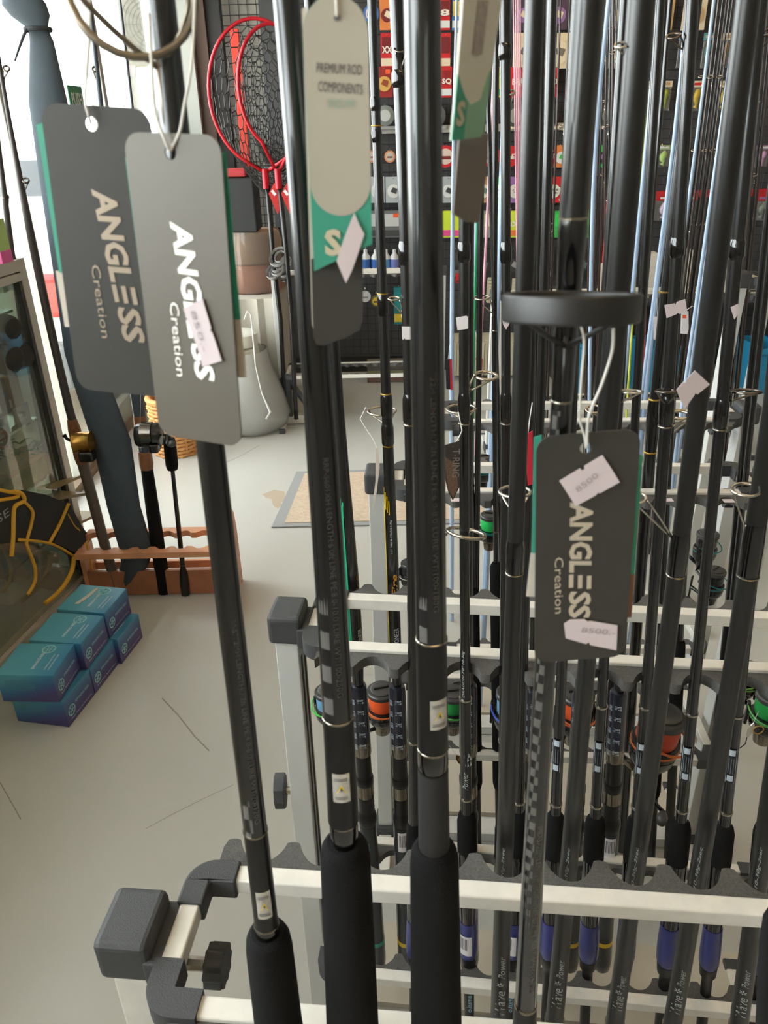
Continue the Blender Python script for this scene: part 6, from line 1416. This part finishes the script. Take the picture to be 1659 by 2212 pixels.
row('fifth row', 338, 44, [(804, 24, ((214, 130, 90), (206, 190, 180), MAR), 'small orange round snap pack'), (842, 24, ((214, 140, 100), (200, 190, 180), (120, 70, 50)), 'small orange round snap pack'), (880, 24, ((214, 140, 100), (200, 190, 180), (120, 70, 50)), 'small orange round snap pack'), (962, 44, (RED, (220, 200, 190), MAR), 'red round bait tub'), (1060, 42, (RED, (220, 200, 190), MAR), 'red round bait tub behind pink rod'), (1100, 42, (RED, (196, 40, 44), WHT), 'red round tub lettered BAIT', 'BAIT'), (1140, 42, (RED, (220, 190, 180), MAR), 'red round tub behind four pink rods', 'BAIT'), (1180, 44, (RED, (196, 40, 44), WHT), 'red round tub lettered BAIT', 'BAIT'), (1212, 30, (ORA, WHT, GRE), 'orange and white pack', None, False, 'card'), (1256, 40, (ORA, WHT, GRE), 'orange and white pack', None, False, 'card'), (1300, 30, (GRE, BLK, PUR), 'green and violet pack', None, False, 'card'), (1432, 30, ((160, 180, 130), (170, 200, 120), WHT), 'clear bag of green worms', None, False, 'bag'), (1470, 24, ((110, 150, 150), (100, 150, 150), WHT), 'clear bag of teal worms', None, False, 'bag'), (1590, 24, ((150, 140, 90), (190, 180, 90), WHT), 'clear bag of yellow worms', None, False, 'bag'), (1646, 30, ((150, 110, 140), (200, 150, 190), WHT), 'clear bag of pink worms', None, False, 'bag')], 'round')
row('sixth row', 410, 52, [(814, 34, ((178, 184, 188), (220, 222, 222), (70, 72, 74)), 'white swivel card with round window', None, True), (850, 34, ((178, 184, 188), (220, 222, 222), (70, 72, 74)), 'white swivel card with round window'), (884, 34, ((178, 184, 188), (220, 222, 222), (70, 72, 74)), 'white swivel card with round window', None, True), (968, 32, ((170, 176, 180), (220, 222, 222), (70, 72, 74)), 'white swivel card with round window'), (1044, 34, ((190, 150, 110), (226, 222, 206), (110, 140, 130)), 'tan lure colour card'), (1080, 34, (GRE, (222, 222, 212), (120, 170, 120)), 'green lure colour card', 'COLOR'), (1112, 34, (PUR, (222, 222, 212), (140, 120, 150)), 'purple lure colour card', 'COLOR'), (1160, 40, (TAN, (222, 222, 212), (90, 130, 110)), 'tan lure colour card behind a rod', 'COLOR'), (1196, 34, (RED, (222, 222, 212), (150, 150, 150)), 'red lure colour card', 'CO'), (1240, 34, (TAN, (222, 222, 212), (150, 150, 150)), 'tan lure colour card', 'CO'), (1404, 30, (RED, (60, 66, 60), (150, 150, 120)), 'red headed zebra lure bag', None, False, 'bag', 40), (1432, 30, (RED, (196, 180, 206), WHT), 'red headed violet lure bag', None, False, 'bag', 40), (1486, 34, (RED, (196, 200, 190), WHT), 'red headed pale lure bag', None, False, 'bag', 40), (1586, 34, (RED, (120, 140, 110), PUR), 'red headed green checked lure bag', None, False, 'bag', 40), (1646, 34, (RED, (110, 120, 110), PUR), 'red headed dark lure bag', None, False, 'bag', 40)], 'card')
row('seventh row', 484, 54, [(810, 40, ((110, 112, 114), (206, 208, 208), (70, 72, 74)), 'charcoal swivel card with round window', None, True), (846, 40, ((110, 112, 114), (206, 208, 208), (70, 72, 74)), 'charcoal swivel card with round window', None, True), (886, 38, ((110, 112, 114), (206, 208, 208), (70, 72, 74)), 'charcoal swivel card with round window', None, True), (966, 30, (LIM, LIM, PNK), 'lime and pink line box'), (990, 24, (LIM, LIM, PNK), 'lime and pink line box'), (1020, 26, (LIM, LIM, BLK), 'lime line box'), (1058, 28, ((150, 150, 130), CRE, GRY), 'pale line box'), (1108, 36, (LIM, (210, 226, 80), (224, 120, 60)), 'lime line box lettered 8X', '8X'), (1160, 30, (LIM, (210, 226, 80), LIM), 'lime line box with orange sticker', '8X', True), (1174, 24, (GRE, (90, 200, 110), (206, 70, 80)), 'green line box with red foot'), (1206, 24, (GRE, (60, 200, 90), GRE), 'green line box'), (1240, 26, (GRE, (60, 200, 90), (206, 70, 80)), 'green line box with red foot'), (1270, 26, (GRE, (60, 200, 90), GRE), 'green line box')], 'box')
row('eighth row', 563, 46, [(790, 20, (WHT, BLU, (90, 130, 190)), 'white and blue glue bottle'), (812, 20, (WHT, BLU, (90, 130, 190)), 'white and blue glue bottle'), (834, 18, (WHT, (90, 150, 210), (90, 130, 190)), 'white and blue glue bottle'), (852, 18, (WHT, (120, 130, 200), BLU), 'white and violet glue bottle'), (888, 20, (WHT, BLU, BLU), 'white and blue glue bottle')], 'bottle')
row('ninth row', 570, 60, [(985, 24, (BLK, (60, 62, 64), (110, 116, 118)), 'black plier card'), (1045, 34, (BLK, (56, 58, 60), (110, 116, 118)), 'black plier card'), (1110, 34, (BLK, (56, 58, 60), (150, 150, 150)), 'black plier card with white tag'), (1168, 30, (BLK, (60, 66, 70), (120, 130, 140)), 'black tool card with pale emblem'), (1186, 20, (BLK, (60, 66, 70), (120, 130, 140)), 'black tool card with pale emblem'), (1260, 30, (BLK, (60, 66, 70), (120, 130, 140)), 'black tool card'), (1340, 30, (BLK, (60, 66, 70), (120, 130, 140)), 'black tool card')], 'card')
for (x, y, w, h, sty, cs, lab) in ((862, 660, 22, 78, 'box', ((30, 130, 136), (30, 140, 144), YEW), 'tall teal and yellow pack hanging low on the display wall'), (789, 640, 24, 24, 'round', (WHT, WHT, GRY), 'white round disc hanging low behind the silver tag'),
                                   (813, 650, 24, 24, 'round', ((110, 104, 50), YEW, BLK), 'small yellow round pack by the gold-ringed rod'), (872, 626, 26, 26, 'round', (BLK, CRE, RED), 'small red and black round pack above the teal pack'), (990, 600, 12, 20, 'box', (RED, RED, MAR), 'small red pack by the pale blue rod')):
    pack(x, y, w, h, sty, *cs, lab)
# price rails on the wall
for (y, x0, x1, lab) in ((276, 800, 1330, 'grey price rail under the line spools on the display wall'), (418, 1388, 1659, 'red price rail above the checked lure bags')):
    p0, p1 = aY(x0, y, 5.17), aY(x1, y, 5.17); o = MB().box((p0 + p1) / 2, ((p1 - p0).length, .05, .04)).build('price_rail', pm((170, 168, 160)) if y < 300 else pm((186, 36, 42)), bevel=.002); tag(o, lab, 'price rail')
# low tubs by the skirting
for i, x in enumerate((814, 855)):
    b = aZ(x, 806, 0); b.y = 5.0; k_ = pxm(aY(x, 790, 5.0)); t = thing('bait_tub', (aY(x, 790, 5.0).x, 5.0, 0), ('left' if i == 0 else 'right') + ' clear tub of striped yellow and red lures by the skirting', 'tub', 'tubs on the floor')
    cx_ = aY(x, 790, 5.0).x
    for z0, z1, m in ((.004, .04, pm((150, 70, 66))), (.041, .06, pm((90, 90, 86))), (.061, .08, pm((176, 172, 80))), (.081, .11, pm((96, 92, 88)))):
        MB().box((cx_, 5.0, (z0 + z1) / 2), (.12, .13, z1 - z0)).build('layer', m, t)
    MB().box((cx_, 5.0, .118), (.128, .14, .014)).build('lid', pm((120, 110, 96)), t, bevel=.003)
    MB().box((cx_, 5.0, .057), (.128, .138, .108)).build('tub_wall', BLIS, t)
# cream slatted crates
def crate(lab, x0, y0, x1, y1, Y, n, mat, dep=.25, horiz=False):
    a = aY(x0, y1, Y); b = aY(x1, y0, Y); w_, h_ = b.x - a.x, b.z - a.z; c = V(((a.x + b.x) / 2, Y + dep / 2, (a.z + b.z) / 2))
    t = thing('slatted_crate', V((c.x, c.y, a.z)), lab, 'crate', 'cream slatted crates by the display wall')
    MB().box(c + V((0, .01, 0)), (w_, dep - .02, h_)).build('box', mat, t)
    for i in range(n):
        if horiz: MB().box(V((c.x, Y, a.z + h_ * (i + .5) / n)), (w_ * .98, .012, h_ / n * .7)).build('slat', mat, t)
        else: MB().box(V((a.x + w_ * (i + .5) / n, Y, c.z)), (w_ / n * .78, .014, h_ * .97)).build('slat', mat, t)
    return t
CRM = M('cream_plastic', (206, 198, 172), .5)
crate('wide cream crate with upright slats, behind the tilted guide ring', 978, 738, 1085, 812, 4.95, 14, CRM)
crate('cream crate with upright slats beside the pale post', 1100, 738, 1158, 812, 4.95, 7, CRM)
crate('small cream panel with level slats leaning on the wall', 1052, 598, 1062, 655, 5.135, 8, CRM, .05, True)
crate('narrow cream panel with level slats beside the pink bunch', 1106, 600, 1118, 655, 5.135, 8, CRM, .05, True)
pst = aY(1084, 700, 4.6); o = MB().box((pst.x, 4.6, .55), (.035, .03, 1.1)).build('pale_post', ALU, bevel=.002); tag(o, 'pale upright post standing behind the slim black rods', 'post')
# grey bench under the wall at the right with white sacks and blue crates
bh_ = aY(1430, 640, 4.75).z
bn = thing('low_bench', (2.1, 4.9, 0), 'low dark bench under the display wall at right', 'bench')
MB().box((2.1, 4.92, bh_ - .02), (2.0, .44, .04)).build('bench_top', pm((70, 72, 74)), bn)
for xx in (1.15, 3.05): MB().box((xx, 4.92, (bh_ - .04) / 2), (.04, .4, bh_ - .04)).build('bench_leg', pm((60, 60, 62)), bn)
SACK = M('white_sack', (206, 200, 190), .8, noise=.05, nscale=9)
for i, (x0, x1, y0, lab) in enumerate(((1390, 1428, 548, 'leftmost white paper sack standing on the low bench'), (1470, 1500, 540, 'middle white paper sack standing on the low bench'), (1564, 1582, 540, 'narrow white paper sack at the right of the low bench'), (1222, 1262, 640, 'white paper sack behind the second matt script rod'))):
    a = aY(x0, 640, 4.8); b = aY(x1, y0 if i < 3 else 560, 4.8); w_ = b.x - a.x; h_ = b.z - bh_
    mb = MB(); hs = [0.001, .05, .5, .9, 1.0]; rs = [.94, 1.0, 1.03, .96, .9]; vs = []; fs = []
    for q_, r_ in zip(hs, rs):
        for ex_, ey_ in ((-1, -1), (1, -1), (1, 1), (-1, 1)): vs.append(V(((a.x + b.x) / 2 + ex_ * w_ / 2 * r_, 4.86 + ey_ * .06 * r_, bh_ + q_ * h_)))
    for j in range(4):
        for q_ in range(4): fs.append((j * 4 + q_, j * 4 + (q_ + 1) % 4, j * 4 + 4 + (q_ + 1) % 4, j * 4 + 4 + q_))
    fs += [(3, 2, 1, 0), (16, 17, 18, 19)]; mb.add(vs, fs); o = mb.build('paper_sack', SACK, bevel=.006); tag(o, lab, 'sack', 'white sacks on the bench')
CRB = M('blue_crate', (36, 132, 172), .5)
for i, (x0, x1, lab) in enumerate(((1386, 1472, 'bright blue plastic crate on the floor behind the folded label rod'), (1628, 1700, 'bright blue plastic crate on the floor at the right edge'), (1238, 1262, 'bright blue plastic crate behind the matt script rod'))):
    a = aY(x0, 815, 4.55); b = aY(x1, 752, 4.55); cx_ = (a.x + b.x) / 2; w_ = b.x - a.x; t = thing('plastic_crate', (cx_, 4.7, 0), lab, 'crate', 'blue crates on the floor')
    h_ = max(.14, aY(x0, 752, 4.55).z)
    MB().box((cx_, 4.7, .01), (w_, .3, .016)).build('crate_floor', CRB, t)
    for q_ in (-1, 1):
        MB().box((cx_, 4.7 + q_ * .15, h_ / 2), (w_, .012, h_)).build('long_side', CRB, t); MB().box((cx_ + q_ * w_ / 2, 4.7, h_ / 2), (.012, .3, h_)).build('short_side', CRB, t)
    MB().box((cx_, 4.54, h_ - .02), (w_ + .03, .03, .04)).build('rim', CRB, t, bevel=.006)
    MB().box((cx_, 4.7, h_ * .35), (w_ * .86, .26, h_ * .5)).build('contents', pm((110, 100, 88)), t, bevel=.01)
# white card with an orange sticker and the boxed tag on the red rod
dangle('white card with orange price dot behind the second price label', [(1472, 672), (1487, 672), (1487, 712), (1484, 722), (1470, 720)], 1.69, WHITE, [(1480, 672, 1.69), (1494, 662, 1.69), (1509, 664, 1.70)], extra=[([(1474, 680), (1482, 680), (1482, 687), (1474, 687)], STK)])
dangle('white card with orange dot on the red boxed rod', [(1298, 568), (1317, 570), (1314, 632), (1296, 630)], 2.55, M('card_white2', (216, 210, 196), .6), [(1308, 570, 2.55), (1310, 540, 2.56)], extra=[([(1306, 578), (1315, 579), (1314, 592), (1305, 591)], STK)])
dangle('white paper tag far behind the gold-ringed rod', [(1412, 684), (1430, 684), (1430, 735), (1412, 733)], 1.89, WHITE, [(1420, 684, 1.89), (1419, 650, 1.89), (1419, 630, 1.90)])
dangle('grey red and white tag hanging low between racks', [(1225, 900), (1243, 905), (1240, 950), (1224, 944)], .728, M('pale_tag', (196, 186, 196), .6), [(1238, 905, .728), (1238, 880, .735), (1235, 866, .752)])

# ================================================================== SMALL LAST DETAILS
# wing knob on the second rack's post, price labels along the third rack's front rail
rk2 = bpy.data.objects['rod_rack.001']; kp = aY(606, 1708, .862)
mb = MB(); mb.prism([(.024 * math.cos(2 * math.pi * i / 18) * (1 if i % 2 else .9), .030 * math.sin(2 * math.pi * i / 18)) for i in range(18)], kp - V((.008, 0, 0)), V((0, 1, 0)), Z, V((1, 0, 0)), .016); mb.build('knob', PLAS, rk2, bevel=.003)
MB().tube([kp, V((-.133, .862, kp.z))], .006, 8).build('bolt', STEEL, rk2)
rk3 = bpy.data.objects['rod_rack.002']
for x, y in ((985, 1080), (1442, 1080), (1574, 1082)):
    p = aZ(x, y, .955); MB().box(p, (.018, .012, .0008)).build('price_label', PINKW, rk3)
# barcode labels and maker's words on the blue sleeves
for r_, x in ((L0, 1), (R1, 1)):
    b = r_.patch(2006, 2046, -60, 20, 41, WHITE, 'barcode_label', 1.04)
    for k in range(6): r_.patch(2010, 2034, -52 + k * 8, -48 + k * 8, 41, INK, 'barcode_bars', 1.06, n=2, parent=b)
    r_.text('okuma', 2176, 2140, 21, 0, 11, M('pale_blue_print', (150, 190, 206), .4), bold=.03, shear=.2, lift=1.06)
# spoons hanging from the reels
def spoon(label, x, y, Y, m, ang=0.):
    c = aY(x, y, Y); t = thing('spoon_lure', c, label, 'fishing lure', 'metal lures hooked on the reels')
    k = pxm(c); a = math.radians(ang); up = V((math.sin(a), 0, math.cos(a))); rt = V((math.cos(a), 0, -math.sin(a)))
    pts = [(0, 0), (5, -8), (7, -20), (5, -34), (0, -44), (-5, -34), (-7, -20), (-5, -8)]
    MB().prism([(p[0] * k, p[1] * k) for p in pts][::-1], c, rt, up, V((0, -1, 0)), .002).build('blade', m, t, bevel=.0006)
    mb = MB(); mb.torus(c + up * (-14 * k) + rt * (12 * k) + V((0, -.006, 0)), rt, up, 11 * k, 1.2 * k, 1.2 * k, 20, 6); mb.build('split_ring', GOLDM, t, smooth=1)
    MB().tube([c + up * (-44 * k), c + up * (-62 * k) + rt * (3 * k), c + up * (-76 * k) - rt * (5 * k), c + up * (-66 * k) - rt * (10 * k)], 1.3 * k, 6).build('hook', SATIN, t)
    MB().tube([c, c + up * (30 * k)], .5 * k, 5).build('line', CORD, t)
spoon('silver spoon lure with gold ring hanging at the right edge', 1628, 1560, 1.0, FOIL, 8)
spoon('silver spoon lure with gold ring under the pale blue reel', 1134, 1636, 1.05, FOIL, -14)
spoon('black and gold spoon lure under the green reel', 985, 1630, 1.02, M('black_gold', (96, 74, 30), .35, metal=.5), -30)
tr = bpy.data.objects.get('hang_tag.006')
mb = MB(); p_ = aY(978, 970, .737); flat_text(mb, "T-RING", p_, V((0, 0, -1)), V((1, 0, 0)), .032, .0075); mb.build('lettering', M('dull_tag_letter', (120, 112, 104), .5), tr)
